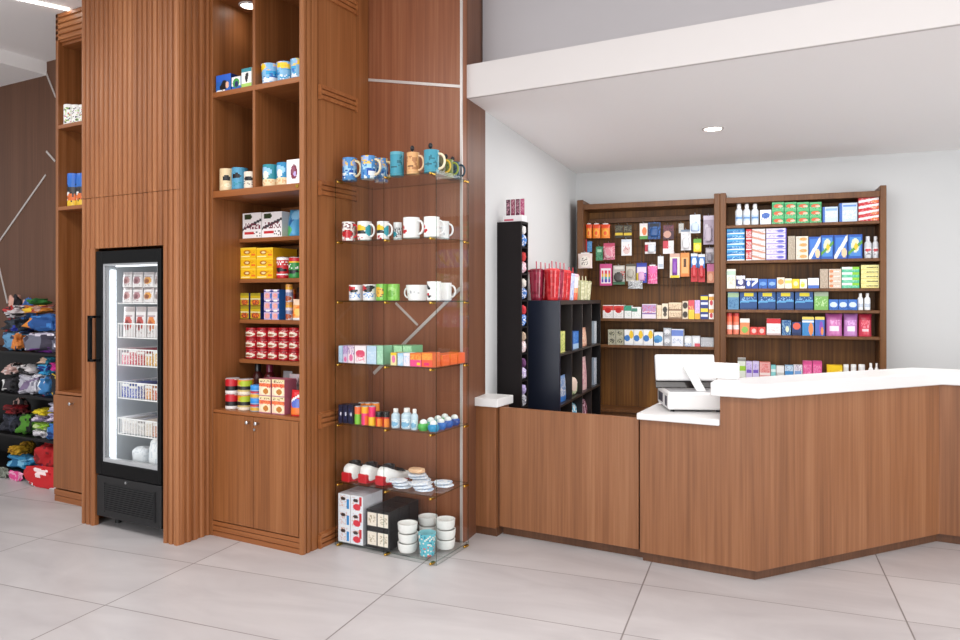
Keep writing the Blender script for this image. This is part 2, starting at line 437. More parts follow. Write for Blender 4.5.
# ================================================================== the setting
H_C = 3.61
struct('floor', MB().box(-11, -3, -.05, 6, 12, 0), M_TILE, rotz=TT)
struct('ceiling', MB().box(-10, -1.6, H_C, 4.5, 4.3, H_C + .08), M_CEIL)
struct('ceiling_dropped', MB().box(-10, .5, 3.49, -6.49, 3.85, H_C), M_CEIL)
struct('wall_far', MB().box(-10, 3.85, 0, -2.94, 3.95, H_C), W_FAR)
struct('wall_panelled', MB().box(-2.94, 3.85, 0, -2.207, 3.9, H_C), W_PAN)
struct('wall_side', MB().box(-.12, -2.574, 0, 0, .1, 3.0), M_WALL, loc=FB.pt(0, 0, 0), rotz=TT)
struct('wall_cladding', MB().box(-.06, -2.893, 0, .001, -2.574, H_C), W_CLAD, loc=FB.pt(0, 0, 0), rotz=TT)
struct('wall_back', MB().box(-.12, 0, 0, 6, .1, 3.0), M_WALL, loc=FB.pt(0, 0, 0), rotz=TT)
struct('wall_upper', MB().box(-2.23, 4.15, 2.93, 4.5, 4.25, H_C), M_UP)
struct('ceiling_nook', MB().prism([(-2.21, 3.925), (4.5, 3.925), (4.5, 7.85), (-2.7, 6.85)], 2.735, 2.935), M_CEIL)
struct('trim_1', MB().box(-2.207, 3.90, 2.735, 4.5, 3.926, 2.94), M_SOF)          # the soffit's front
struct('trim_2', MB().box(-2.221, 3.840, 0, -2.206, 3.850, H_C), M_ALU)           # metal corner strip
def strip(n, a, b, v=3.85, wd=.02):
    (x0, z0), (x1, z1) = a, b
    d = Vector((x1 - x0, 0, z1 - z0)); p = Vector((-d.z, 0, d.x)).normalized() * wd / 2
    q = [Vector((x0, 0, z0)) + p, Vector((x0, 0, z0)) - p, Vector((x1, 0, z1)) - p, Vector((x1, 0, z1)) + p]
    mb = MB(); mb.add([(k.x, v - .006, k.z) for k in q] + [(k.x, v, k.z) for k in q], [(0, 3, 2, 1), (4, 5, 6, 7), (0, 1, 5, 4), (1, 2, 6, 5), (2, 3, 7, 6), (3, 0, 4, 7)], None)
    struct('trim_%d' % n, mb, M_ALU)
strip(3, (-2.938, 2.94), (-2.222, 2.796), wd=.017)
strip(4, (-2.222, 1.56), (-2.878, 1.005))
strip(5, (-2.703, 1.468), (-2.534, 1.329), wd=.014)
strip(6, (-6.56, 3.62), (-6.35, 3.275), wd=.017)
strip(7, (-6.49, 2.81), (-6.36, 2.71), wd=.017)
strip(8, (-6.50, 2.60), (-7.3, 1.985), wd=.017)
strip(9, (-7.26, 1.84), (-7.10, 1.45), wd=.017)
# recessed strip of light in the main ceiling beside the narrow cabinet
t = thing('strip_light', 'thin bright strip light set in the white ceiling above the narrow cabinet', 'light', (-5.65, 2.75, H_C))
mb = MB(); p0, p1 = Vector((-5.232, 3.055)), Vector((-5.160, 3.222))
p0 = p1 + (p0 - p1) * 3.2
n_ = Vector((p1.y - p0.y, -(p1.x - p0.x))).normalized() * .012
mb.prism([tuple(p0 + n_), tuple(p1 + n_), tuple(p1 - n_), tuple(p0 - n_)], H_C - .012, H_C)
mb.build('diffuser', M_LED, t, shift=t.location)
def downlight(name, label, p, r, power, blend=.8, size=2.3):
    t = thing(name, label, 'light', p)
    MB().lathe([(r * 1.25, 0), (r * 1.25, -.006), (r, -.008), (r, 0)], M_SOF, n=24, cap=False).build('trim_ring', None, t)
    MB().lathe([(r * .98, -.002), (r * .98, -.004)], M_LAMP, n=24).build('lens', None, t)
    l = bpy.data.lights.new(name, 'SPOT'); l.energy = power; l.spot_size = size; l.spot_blend = blend; l.shadow_soft_size = r; l.color = (1, .95, .88)
    o = bpy.data.objects.new('lamp', l); COL.objects.link(o); o.parent = t; o.location = (0, 0, -.03)
downlight('recessed_downlight', 'round recessed downlight glowing in the white ceiling over the counter', (-1.024, 5.447, 2.735), .062, 30)
# ================================================================== fluted oak column with the fridge niche
def flutes(mb, x0, x1, yf, yb, z0, z1, pitch=.0475, d=.013, ends=True):
    n = max(1, round((x1 - x0) / pitch)); p = (x1 - x0) / n; pts = []
    for i in range(n):
        a = x0 + p * i
        pts += [(a, yf + d), (a + p * .16, yf + d), (a + p * .24, yf + d * .25), (a + p * .42, yf), (a + p * .70, yf), (a + p * .90, yf + d * .3)]
    pts += [(x1, yf + d), (x1, yb), (x0, yb)]
    return mb.prism(pts, z0, z1)
o = (-4.65, 2.98, 0)
t = thing('fluted_surround', 'tall fluted wood surround built round the black fridge up to the ceiling', 'cabinet', o)
flutes(MB(), -4.648, -3.697, 2.98, 3.02, 2.16, H_C).build('upper_header', W_SLAT, t, o)
flutes(MB(), -4.648, -3.697, 2.982, 3.02, 1.825, 2.157).build('lower_header', W_SLAT, t, o)
flutes(MB(), -4.648, -4.51, 2.98, 3.02, 0, 1.825).build('stile', W_SLAT, t, o)
flutes(MB(), -3.838, -3.697, 2.98, 3.02, 0, 1.825).build('stile', W_SLAT, t, o)
mb = MB(); flutes(mb, 2.99, 3.24, 0, .03, 0, H_C)
mb.v = [(-3.6935 - y, x, z) for x, y, z in mb.v]
mb.build('fluted_return', W_SLAT, t, o)
box_part('side_panel', W_SLAT, t, -3.74, 3.24, 0, -3.698, 3.845, H_C, o)
box_part('side_panel', W_SLAT, t, -4.648, 3.02, 0, -4.63, 3.845, H_C, o)
box_part('niche_back', W_PLN, t, -4.63, 3.70, 0, -3.74, 3.72, H_C, o)
# ================================================================== tall cabinet
o = (-3.31, 3.22, 0)
t = thing('tall_cabinet', 'tall open wood cabinet with two cupboard doors beside the fluted fridge surround', 'cabinet', o)
L, R, VF, VB = -3.69, -2.92, 3.22, 3.845
box_part('side_panel', W_CAB, t, L, VF, 0, L + .022, VB, 3.6, o, .002)
mb = MB(); y = VF
pts = [(R - .026, VF), (R - .008, VF), (R, VF + .01)]
for g in (3.252, 3.292, 3.352): pts += [(R, g - .005), (R - .010, g - .003), (R - .010, g + .004), (R, g + .007)]
pts += [(R, VB), (R - .026, VB), (R - .026, VF + .03), (R - .026, VF + .03)]
mb.prism(pts, 0, 3.6); mb.build('side_panel', W_CAB, t, o)
box_part('back_panel', W_CAB, t, L + .02, VB - .02, .1, R - .03, VB, 3.6, o)
box_part('top_board', W_CABH, t, L + .02, VF + .01, 3.4005, R - .03, VB - .02, 3.43, o)
for z, yb in ((2.797, VF + .004), (2.174, VF + .002)):
    box_part('shelf', W_CABH, t, L + .022, yb, z - (.032 if z > 2.5 else .042), R - .027, VB - .02, z, o, .002)
for z in (1.89, 1.625, 1.36, 1.10):
    box_part('shelf', W_CABH, t, L + .022, 3.44, z - .026, R - .027, VB - .02, z, o, .002)
box_part('cupboard_top', W_CABH, t, L + .022, VF + .006, .777, R - .027, VB - .02, .797, o, .002)
box_part('divider', W_CAB, t, -3.328, VF + .006, 2.174, -3.306, VB - .02, 3.40, o, .002)
mid = -3.315
for x0, x1, kx in ((L + .024, mid - .0015, -3.345), (mid + .0015, R - .034, -3.272)):
    d = box_part('door', W_CAB, t, x0, VF, .10, x1, VF + .02, .775, o, .002)
    mb = MB(); pts = [(.006, 0), (.006, .018), (.011, .022), (.012, .029), (.007, .034)]
    mb.lathe(pts, n=14); mb.v = [(kx + x, VF - z, .742 + y) for x, y, z in mb.v]
    mb.build('knob', M_STEEL, d, o)
mb = MB(); mb.lathe([(.008, 0), (.008, .006), (.004, .007)], n=12); mb.v = [(mid + x + .012, VF - z, .70 + y) for x, y, z in mb.v]
mb.build('lock', M_STEEL, t, o)
mb = MB().box(L + .022, VF + .004, 0, R - .026, VF + .03, .03).box(L + .022, VF + .012, .03, R - .026, VF + .03, .036).box(L + .022, VF + .004, .036, R - .026, VF + .03, .064).box(L + .022, VF + .012, .064, R - .026, VF + .03, .070).box(L + .022, VF + .001, .070, R - .026, VF + .03, .094)
mb.build('plinth', W_CABH, t, o)
for zc in (3.36, 2.742, 2.166, .768, .045):
    mb = MB(); h = .092
    pr = [(R, zc - h / 2)]
    for k in range(3):
        z0 = zc - h / 2 + h / 3 * k
        pr += [(R + .016, z0 + .002), (R + .016, z0 + h / 3 - .008), (R + .004, z0 + h / 3 - .006), (R + .004, z0 + h / 3 - .001)]
    pr += [(R, zc + h / 2)]
    n = len(pr)
    mb.add([(x, 3.365, z) for x, z in pr] + [(x, 3.70, z) for x, z in pr], [tuple(range(n))[::-1], tuple(range(n, 2 * n))] + [(i, (i + 1) % n, n + (i + 1) % n, n + i) for i in range(n)], None)
    mb.box(R, 3.352, zc - h / 2 - .004, R + .02, 3.366, zc + h / 2 - .012).box(R, 3.699, zc - h / 2 - .004, R + .02, 3.713, zc + h / 2 - .012)
    mb.build('moulded_block', W_CABH, t, o)
mb = MB(); mb.lathe([(.012, 0), (.012, .004)], n=12); mb.v = [(-2.962 + x, VF + .002 - z, 2.156 + y) for x, y, z in mb.v]
mb.build('brass_stud', M_BRASS, t, o)
downlight('cabinet_spotlight', 'small round spotlight under the top board of the tall cabinet', (-3.56, 3.42, 3.40), .05, 1.2, size=2.2)
# ================================================================== narrow cabinet behind the column
o = (-5.0, 3.23, 0)
t = thing('narrow_cabinet', 'narrow wood cabinet with a slatted top panel at the edge of the clothes area', 'cabinet', o)
L, R, VF, VB = -5.335, -4.66, 3.23, 3.845
box_part('side_panel', W_CAB, t, L, VF, 0, L + .03, VB, 3.605, o, .002)
box_part('side_panel', W_CAB, t, R - .02, VF + .02, 0, R, VB, 3.605, o, .002)
box_part('back_panel', W_CAB, t, L + .03, VB - .02, .1, R - .02, VB, 3.605, o)
mb = MB(); z0, z1, n = 3.395, 3.605, 5; p = (z1 - z0) / n; pr = []
for k in range(n): pr += [(VF + .012, z0 + p * k), (VF + .012, z0 + p * k + .010), (VF, z0 + p * k + .014), (VF, z0 + p * (k + 1) - .003)]
pr += [(VF + .012, z1), (VF + .03, z1), (VF + .03, z0)]; m_ = len(pr)
mb.add([(L, y, z) for y, z in pr] + [(R, y, z) for y, z in pr], [tuple(range(m_))[::-1], tuple(range(m_, 2 * m_))] + [(i, (i + 1) % m_, m_ + (i + 1) % m_, m_ + i) for i in range(m_)], None)
mb.build('slatted_header', W_CABH, t, o)
box_part('top_board', W_CABH, t, L + .03, VF + .03, 3.375, R - .02, VB - .02, 3.395, o)
for z in (2.78, 2.175): box_part('shelf', W_CABH, t, L + .004, VF + .001, z - .028, R - .02, VB - .02, z, o, .002)
box_part('cupboard_top', W_CABH, t, L, VF - .004, .79, R - .02, VB - .02, .81, o, .002)
d = box_part('door', W_CAB, t, L + .002, VF - .018, .10, R - .02, VF, .785, o, .002)
mb = MB(); mb.lathe([(.006, 0), (.006, .018), (.011, .022), (.012, .029), (.007, .034)], n=14); mb.v = [(-5.095 + x, VF - .018 - z, .735 + y) for x, y, z in mb.v]
mb.build('knob', M_STEEL, d, o)
mb = MB().box(L + .004, VF - .01, 0, R, VF + .02, .04).box(L + .004, VF - .004, .04, R, VF + .02, .047).box(L + .004, VF - .012, .047, R, VF + .02, .088)
mb.build('plinth', W_CABH, t, o)
# ================================================================== display fridge
o = (-4.175, 2.99, 0)
t = thing('display_fridge', 'upright black display fridge with a glass door and lit white inside', 'fridge', o)
L, R, VF, VB, ZB, ZT = -4.498, -3.858, 2.99, 3.62, .345, 1.806
M_FW = pm('b4b8bc', .4); M_FK = pm('121214', .5)
mb = MB().box(L, VF + .055, .07, L + .03, VB, ZT, M_FK).box(R - .03, VF + .055, .07, R, VB, ZT, M_FK).box(L, VB - .03, .07, R, VB, ZT, M_FK).box(L, VF + .055, ZT - .04, R, VB, ZT, M_FK).box(L, VF + .055, .07, R, VB, ZB, M_FK)
mb.build('cabinet_body', None, t, o)
mb = MB().box(L + .03, VF + .06, ZB, L + .036, VB - .03, ZT - .04).box(R - .036, VF + .06, ZB, R - .03, VB - .03, ZT - .04).box(L + .03, VB - .036, ZB, R - .03, VB - .03, ZT - .04).box(L + .03, VF + .06, ZB, R - .03, VB - .03, ZB + .006).box(L + .03, VF + .06, ZT - .046, R - .03, VB - .03, ZT - .04)
mb.build('inner_lining', M_FW, t, o)
mb = MB()
fx0, fx1, fz0, fz1 = L + .062, R - .034, ZB + .085, ZT - .082
mb.box(L, VF, ZB, fx0, VF + .05, ZT).box(fx1, VF, ZB, R, VF + .05, ZT).box(fx0, VF, fz1, fx1, VF + .05, ZT).box(fx0, VF, ZB, fx1, VF + .05, fz0)
door = mb.build('door', M_BLACK, t, o, .003)
g = .012
mb = MB().box(fx0, VF + .01, fz0, fx0 + g, VF + .045, fz1).box(fx1 - g, VF + .01, fz0, fx1, VF + .045, fz1).box(fx0 + g, VF + .01, fz1 - g, fx1 - g, VF + .045, fz1).box(fx0 + g, VF + .01, fz0, fx1 - g, VF + .045, fz0 + g * 2)
mb.build('door_gasket', pm('a9abae', .35), door, o)
box_part('glass_pane', M_GLASS, door, fx0 + g, VF + .018, fz0 + g, fx1 - g, VF + .024, fz1 - g, o)
mb = MB(); x = L + .018; zt, zb = 1.385, 1.085
mb.box(x - .022, VF - .055, zb, x, VF - .035, zt).box(x - .022, VF - .055, zt - .016, x + .03, VF - .035, zt).box(x - .022, VF - .055, zb, x + .03, VF - .035, zb + .016).box(x + .012, VF - .045, zt - .016, x + .03, VF + .002, zt).box(x + .012, VF - .045, zb, x + .03, VF + .002, zb + .016)
mb.build('door_handle', M_BLACK, door, o)
mb = MB().box(L + .004, VF + .004, .07, R - .004, VF + .05, ZB - .006)
mb.build('kick_panel', M_FK, t, o, .004)
mb = MB()
for k in range(13): mb.box(L + .09, VF - .003 , .115 + k * .0135, R - .06, VF + .006, .1215 + k * .0135)
mb.box(L + .085, VF - .001, .105, L + .09, VF + .006, .295).box(R - .06, VF - .001, .105, R - .055, VF + .006, .295)
mb.build('vent_grille', pm('1a1a1c', .5), t, o)
mb = MB(); mb.lathe([(.009, 0), (.009, .008), (.006, .009)], n=12); mb.v = [(-4.19 + x, VF + .004 - z, ZB - .025 + y) for x, y, z in mb.v]
mb.build('lock', M_STEEL, t, o)
for x in (L + .06, R - .06): MB().lathe([(.02, 0), (.016, .07)], M_FK, n=10, cx=x, cy=VF + .12).build('foot', None, t, o)
for x in (L + .06, R - .06): MB().lathe([(.02, 0), (.016, .07)], M_FK, n=10, cx=x, cy=VB - .1).build('foot', None, t, o)
box_part('light_strip', emit('fridge_led', 'f4f9ff', 2.6), t, L + .042, VF + .075, ZB + .06, L + .066, VF + .10, ZT - .12, o)
box_part('light_strip', emit('fridge_led_top', 'f4f9ff', 1.6), t, L + .09, VF + .08, ZT - .10, R - .06, VF + .10, ZT - .075, o)
l = bpy.data.lights.new('fridge_lamp', 'AREA'); l.shape = 'RECTANGLE'; l.size = .04; l.size_y = 1.2; l.energy = .55; l.color = (.95, .98, 1)
lo = bpy.data.objects.new('fridge_lamp', l); COL.objects.link(lo); lo.parent = t; lo.location = (L + .08 - o[0], VF + .09 - o[1], 1.08); lo.rotation_euler = (PI / 2, 0, -PI / 2 + .5)
FZ = [*[FC.hit(140, q, 3.08)[1] for q in (303.5, 338, 366, 399.5, 436)]]
def wire_shelf(z, basket=0):
    mb = MB(); x0, x1, y0, y1 = L + .125, R - .045, 3.065, VB - .06
    for k in range(9): mb.tube([(x0 + (x1 - x0) * k / 8, y0, z), (x0 + (x1 - x0) * k / 8, y1, z)], .0025, n=5)
    mb.tube([(x0, y0, z), (x1, y0, z), (x1, y1, z), (x0, y1, z)], .004, n=6, closed=True)
    if basket:
        mb.tube([(x0, y0, z + basket), (x1, y0, z + basket), (x1, y1, z + basket), (x0, y1, z + basket)], .005, n=6, closed=True)
        for k in range(18): mb.tube([(x0 + (x1 - x0) * k / 17, y0, z), (x0 + (x1 - x0) * k / 17, y0, z + basket)], .003, n=5)
        for k in range(9): 
            mb.tube([(x0, y0 + (y1 - y0) * k / 8, z), (x0, y0 + (y1 - y0) * k / 8, z + basket)], .0025, n=5)
            mb.tube([(x1, y0 + (y1 - y0) * k / 8, z), (x1, y0 + (y1 - y0) * k / 8, z + basket)], .0025, n=5)
    mb.build('wire_basket' if basket else 'wire_shelf', pm('f2f2f2', .35), t, o)
wire_shelf(FZ[0])
for z in FZ[1:]: wire_shelf(z, .105 if z != FZ[1] else .09)
# ================================================================== glass display case
o = (-2.51, 3.45, 0)
t = thing('glass_display_case', 'tall glass display case with seven shelves held by brass clips, full of mugs', 'display case', o)
GL, GR, GF, GB = -2.872, -2.15, 3.45, 3.825
GZ = [.022, .385, .742, 1.108, 1.484, 1.846, 2.212]
def glass_box(name, x0, y0, z0, x1, y1, z1, flat, edge=None):
    mb = MB(); mb.box(x0, y0, z0, x1, y1, z1, M_GLASS)
    e = edge or M_EDGE
    for i, ax in enumerate(('z', 'z', 'y', 'x', 'y', 'x')):
        if ax != flat: mb.m[i] = e
    return mb.build(name, None, t, o)
for z in GZ: glass_box('shelf', GL + .004, GF + .009, z - .008, GR - .008, GB, z, 'z')
xs = FC.hit(383.5, 300, GF)[0]
glass_box('front_pane', GL, GF, 0, xs - .001, GF + .006, 2.222, 'y')
glass_box('front_pane', xs + .001, GF, 0, GR, GF + .006, 2.222, 'y')
glass_box('side_pane', GR - .006, GF + .007, 0, GR, GB, 2.222, 'x')
glass_box('side_pane', GL - .004, GF + .007, 0, GL + .002, GB, 2.222, 'x')
for z in GZ:
    for x, y in ((GL + .03, GF), (xs + .02, GF), (GR - .03, GF), (GR - .002, GB - .04)):
        mb = MB()
        mb.box(x - .008, y - .006, z - .018, x + .008, y + .03, z - .008)
        mb.lathe([(.007, 0), (.007, .012), (.004, .014)], n=10)
        k = len(mb.v) - 30
        mb.v[k:] = [(x + a, y - .004 - c, z - .012 + b) for a, b, c in mb.v[k:]]
        mb.build('brass_clip', M_BRASS, t, o)
# ================================================================== short post, gate and counter
o = (-2.165, 4.05, 0)
t = thing('counter_post', 'short wood post with a white stone cap beside the gate', 'post', o)
box_part('post_body', W_CNT, t, -2.246, 4.05, .05, -2.085, 4.24, .815, o, .002)
box_part('plinth', W_PLN, t, -2.242, 4.058, 0, -2.080, 4.235, .05, o)
box_part('stone_cap', M_STONE, t, -2.258, 4.03, .815, -2.062, 4.26, .868, o, .003)
o = (-1.63, 4.1, 0)
t = thing('counter_gate', 'wide plain wood gate panel between the short post and the counter', 'gate', o)
box_part('gate_panel', W_CNT, t, -2.076, 4.085, .058, -1.180, 4.11, .811, o, .002)
box_part('kickboard', W_PLN, t, -2.07, 4.13, 0, -1.168, 4.15, .06, o)
box_part('gate_frame', W_PLN, t, -2.05, 4.112, .06, -1.19, 4.17, .78, o)
# counter in plan
A = Vector((-.538, 4.06)); BN = math.radians(52.9); dB = Vector((math.cos(BN), math.sin(BN))); nB = Vector((math.sin(BN), -math.cos(BN)))
B = A + dB * 1.484
def poly_off(d, depth, uend=3.2, ustart=-.726):
    """front line of the high counter pushed out by d towards the shop, and its line depth further in"""
    def line(d):
        a = Vector((A.x, A.y - d)); k = A + nB * d
        s = (a.y - k.y) / dB.y; pa = k + dB * s
        c = Vector((B.x, B.y - d)); s = (c.y - k.y) / dB.y; pb = k + dB * s
        return [(ustart, A.y - d), tuple(pa), tuple(pb), (uend, B.y - d)]
    f = line(d); b = line(d - depth); return f + b[::-1]
o = (-.54, 4.06, 0)
t = thing('service_counter', 'wood service counter with an angled front and thick white stone top', 'counter', o)
mb = MB(); pr = [(-1.165, .056), (-.538, .056), (-.538, .972), (-.726, .972), (-.726, .812), (-1.165, .812)]; n = len(pr)
mb.add([(x, 4.06, z) for x, z in pr] + [(x, 4.09, z) for x, z in pr], [tuple(range(n)), tuple(range(n, 2 * n))[::-1]] + [((i + 1) % n, i, n + i, n + (i + 1) % n) for i in range(n)], None)
mb.build('front_panel', W_CNT, t, o)
p1 = A - nB * .03
mb = MB().prism([tuple(A), tuple(B), tuple(B - nB * .03), tuple(p1 + dB * .02)], .056, .972); mb.build('angled_panel', W_CNT, t, o)
box_part('wing_panel', W_CNT, t, B.x + .0005, B.y, .056, 3.2, B.y + .03, .972, o)
box_part('end_panel', W_CNT, t, -1.165, 4.0905, .056, -1.145, 4.62, .812, o)
box_part('end_panel', W_CNT, t, -.726, 4.0905, .812, -.706, 4.31, .972, o)
MB().prism(poly_off(-.028, .03, ustart=-1.156), 0, .056).build('plinth', W_PLN, t, o)
MB().prism(poly_off(.03, .30, ustart=-.771), .972, 1.046).build('stone_top', M_STONE, t, o, .004)
box_part('low_stone_top', M_STONE, t, -1.178, 4.035, .812, -.727, 4.62, .847, o, .003)
# ================================================================== the till
p = (-.913, 4.216, .8475)
t = thing('till', 'white till with its screen back towards the shop on the low counter', 'till', p, math.radians(25))
mb = MB().box(-.13, 0, .012, .188, .33, .108)
mb.build('base', pm('f1f0ef', .3), t, bevel=.012, seg=3)
mb = MB().box(-.105, .05, .108, .165, .29, .1105)
mb.build('top_recess', pm('a9a9ac', .4), t)
for y0, y1, z0, z1 in ((.035, .085, .03, .085), (.16, .29, .035, .088)):
    box_part('port', pm('4a4650', .4), t, -.132, y0, z0, -.1295, y1, z1)
for x in (-.1, .16):
    for y in (.03, .29): MB().lathe([(.012, 0), (.012, .012)], M_FK, n=10, cx=x, cy=y).build('foot', None, t)
mb = MB(); q = [(.055, .09, .106), (.11, .09, .106), (.045, .165, .245), (-.01, .165, .245)]
mb.add([(x, y, z) for x, y, z in q] + [(x, y + .022, z) for x, y, z in q], [(0, 1, 2, 3), (7, 6, 5, 4), (1, 0, 4, 5), (2, 1, 5, 6), (3, 2, 6, 7), (0, 3, 7, 4)], None)
mb.build('stand_arm', pm('f4f4f3', .3), t, bevel=.004)
def slab(pts, off, mat, name, bevel=.006):
    mb = MB(); n = (Vector(pts[1]) - Vector(pts[0])).cross(Vector(pts[3]) - Vector(pts[0])).normalized() * -off
    mb.add([tuple(p) for p in pts] + [tuple(Vector(p) + n) for p in pts], [(0, 1, 2, 3), (7, 6, 5, 4), (1, 0, 4, 5), (2, 1, 5, 6), (3, 2, 6, 7), (0, 3, 7, 4)], None)
    return mb.build(name, mat, t, bevel=bevel, seg=2)
SP = [(-.168, .165, .165), (.185, .165, .165), (.190, .235, .315), (-.163, .235, .315)]
slab(SP, .026, pm('e4e3e3', .35), 'screen_back', .01)
n = Vector((0, .15, -.07)).normalized()
q = [tuple(Vector(p) + n * .027 + Vector((0, -.02, -.035) if i < 2 else (0, 0, 0))) for i, p in enumerate(SP)]
slab(q, .012, pm('2a2422', .15), 'screen', .003)
x0, z1 = FC.hit(711.5, 363, 4.22); x1, _ = FC.hit(738, 363, 4.22)
ob = MB().box(-(x1 - x0) / 2, 0, 0, (x1 - x0) / 2, .06, z1 - 1.046).build('white_box', pm('f6f4f3', .35), loc=((x0 + x1) / 2, 4.22, 1.046), bevel=.006, seg=2)
tag(ob, 'plain white box standing on the near end of the stone counter top', 'box')
# ================================================================== bookcases on the back wall
def bookcase(label, x0, x1, posts, shelves, head=2.385):
    o = (x0, -.3, 0); t = thing('bookcase', label, 'bookcase', FB.pt(x0, -.3, 0), TT)
    for a, b in posts: box_part('post', W_BK, t, a, -.3, 0, b, -.004, 2.428, o, .004)
    L, R = posts[0][1], posts[1][0]
    box_part('back_panel', W_BKB, t, L, -.02, 0, R, -.004, 2.36, o)
    box_part('crown_rail', W_BK, t, L, -.3, head - .05, R, -.004, head, o, .003)
    for z in shelves: box_part('shelf', W_BK, t, L, -.295, z - .026, R, -.02, z, o, .003)
    box_part('base_panel', W_BK, t, L, -.28, 0, R, -.26, .43, o)
    return t, L, R, o
BZ = [2.14, 1.83, 1.582, 1.398, 1.178, .80]
bookcase('walnut bookcase stacked with medicine boxes against the grey back wall', 1.369, 2.67, ((1.3695, 1.42), (2.622, 2.67)), BZ + [.46])
tL, L, R, o = bookcase('walnut bookcase with a pegboard of hanging packets above two shelves', .08, 1.369, ((.08, .139), (1.319, 1.3685)), [1.31, 1.063, .46])
box_part('grid_rail', W_BK, tL, L, -.06, 2.225, R, -.02, 2.27, o, .002)
mb = MB()
for k in range(29): x = L + .03 + (R - L - .06) * k / 28; mb.tube([(x, -.045, 1.60), (x, -.045, 2.225)], .0022, n=5)
for k in range(9): mb.tube([(L + .02, -.049, 1.62 + k * .075), (R - .02, -.049, 1.62 + k * .075)], .0022, n=5)
mb.build('wire_grid', pm('5a4632', .4, .5), tL, o)
# ================================================================== black shelving in the nook
M_BS = pm('100d0e', .45); M_BS2 = pm('150f10', .45)
for m_ in (M_BS, M_BS2): m_.node_tree.nodes['Principled BSDF'].inputs['Specular IOR Level'].default_value = .25
o = (-2.19, 4.5, 0)
t = thing('black_tower_shelf', 'slim tall black tower shelf against the white side wall', 'shelf', o)
box_part('side_panel', M_BS2, t, -2.287, 4.452, 0, -2.096, 4.468, 2.022, o, .002)
box_part('side_panel', M_BS2, t, -2.29, 4.554, 0, -2.096, 4.567, 2.022, o, .002)
box_part('back_panel', M_BS, t, -2.287, 4.468, 0, -2.277, 4.554, 2.022, o)
box_part('top_board', M_BS2, t, -2.277, 4.468, 2.006, -2.096, 4.554, 2.022, o)
TZ = [1.852 - .182 * k for k in range(9)]
for z in TZ: box_part('shelf', M_BS, t, -2.277, 4.468, z - .012, -2.10, 4.554, z, o)
t = thing('cube_shelf', 'square black cube shelf against the side wall behind the gate', 'shelf', FK.pt(0, 0, 0), FK.a)
D = .37; KZ = [.04, .40, .76, 1.12]; KT = 1.482
M_NAVY = pm('141b2e', .36)
box_part('side_panel', M_NAVY, t, 0, 0, 0, .03, D, KT, None, .002)
box_part('side_panel', M_BS, t, 1.44, 0, 0, 1.47, D, KT, None, .002)
box_part('top_board', pm('2a2422', .4), t, .03, 0, KT - .03, 1.44, D, KT)
box_part('bottom_board', M_BS, t, .03, 0, .01, 1.44, D, .04)
box_part('back_panel', M_BS, t, .03, D - .008, .04, 1.44, D, KT - .03)
for k in range(1, 4): box_part('divider', pm('2a2422', .4), t, .03 + 1.41 * k / 4 - .008, .002, .04, .03 + 1.41 * k / 4 + .008, D - .008, KT - .03)
KS = []
for py in (354.5, 406):
    z = FK.hit(560, py, 0)[1]; KS.append(z)
KS += [KS[1] - .365]
for z in KS:
    for k in range(4): box_part('shelf', M_BS2 if z < 0 else pm('2a2422', .4), t, .03 + 1.41 * k / 4 + (.008 if k else 0), .002, z - .016, .03 + 1.41 * (k + 1) / 4 - (.008 if k < 3 else 0), D - .008, z)
# ================================================================== dark clothing shelves far left
o = (-6.3, 3.5, 0)
t = thing('clothing_shelves', 'low dark shelves heaped with clothes along the brown wall', 'shelf', o)
CZ = [.07, .36, .70, 1.055]
CL, CR = -7.6, -5.40
for z in CZ: box_part('shelf', M_BS, t, CL, 3.45, z - .02, CR, 3.84, z, o)
for x in (CL, CR - .02): box_part('upright', M_BS, t, x, 3.80, 0, x + .02, 3.84, 1.055, o)
box_part('back_board', M_BS, t, CL, 3.835, 0, CR, 3.845, 1.055, o)
# ================================================================== narrow cabinet goods
LIM[:] = [-5.303, -4.69, 99]
for i, (a, b) in enumerate(((59.2, 68), (69, 75.5), (76.5, 82.5))):
    row(FC, 3.25, 2.781, [('can', a, b, 105, 'w|n0,0,1,1,dg,.28|n0,.1,1,.9,r,.12|n0,.0,1,1,lg,.1|Lw', 'canister', 'tin', 'white canister with small coloured specks, %s from the open end of the upper narrow shelf' % ORD[i])], 'speckled canisters in the narrow cabinet')
for i, (a, b) in enumerate(((64, 72.6), (73.2, 82))):
    row(FC, 3.26, 2.176, [('can', a, b, 173.5, 'e8e4e0|r0,0,1,.25,e8c030|e.5,.5,.5,.22,3a3230|e.4,.35,.35,.14,f0f0f0|e.65,.3,.3,.12,d86a2a|r0,.7,1,1,2a6ac0|n0,.1,1,.8,k,.12|L2a6ac8', 'jar', 'jar', ('colourful jar with a blue lid nearest the open end of the lower narrow shelf', 'colourful jar with a blue lid partly behind the fluted column')[i])], 'blue lidded jars in the narrow cabinet')
# ================================================================== tall cabinet goods
LIM[:] = [-3.667, -3.329, 99]
Z = 2.798
row(FC, 3.235, Z, [
    ('box', 216, 231, 76, 'b|r0,.6,1,1,2a62c8|r.05,.0,.6,.12,w|e.55,.38,.2,.28,k|e.42,.25,.18,.18,k|e.75,.35,.1,.22,sk|Sdb', 'gift_box', 'box', 'blue gift box with a dark figure on the top shelf of the tall cabinet'),
    ('box', 231.6, 240.5, 77.5, 'w|r0,0,1,.25,b|e.5,.5,.38,.38,g|e.55,.4,.22,.25,db|Slb', 'gift_box', 'box', 'small white box with a green ring on the top cabinet shelf'),
    ('box', 241.4, 251.5, 69, 'w|r0,.8,1,1,t|r0,0,1,.22,lg|e.5,.5,.14,.26,k|e.6,.65,.12,.12,k|Sc', 'gift_box', 'box', 'upright white box with a black bird shape and lime green foot')], dp=.10)
LIM[:] = [-3.305, -2.955, 99]
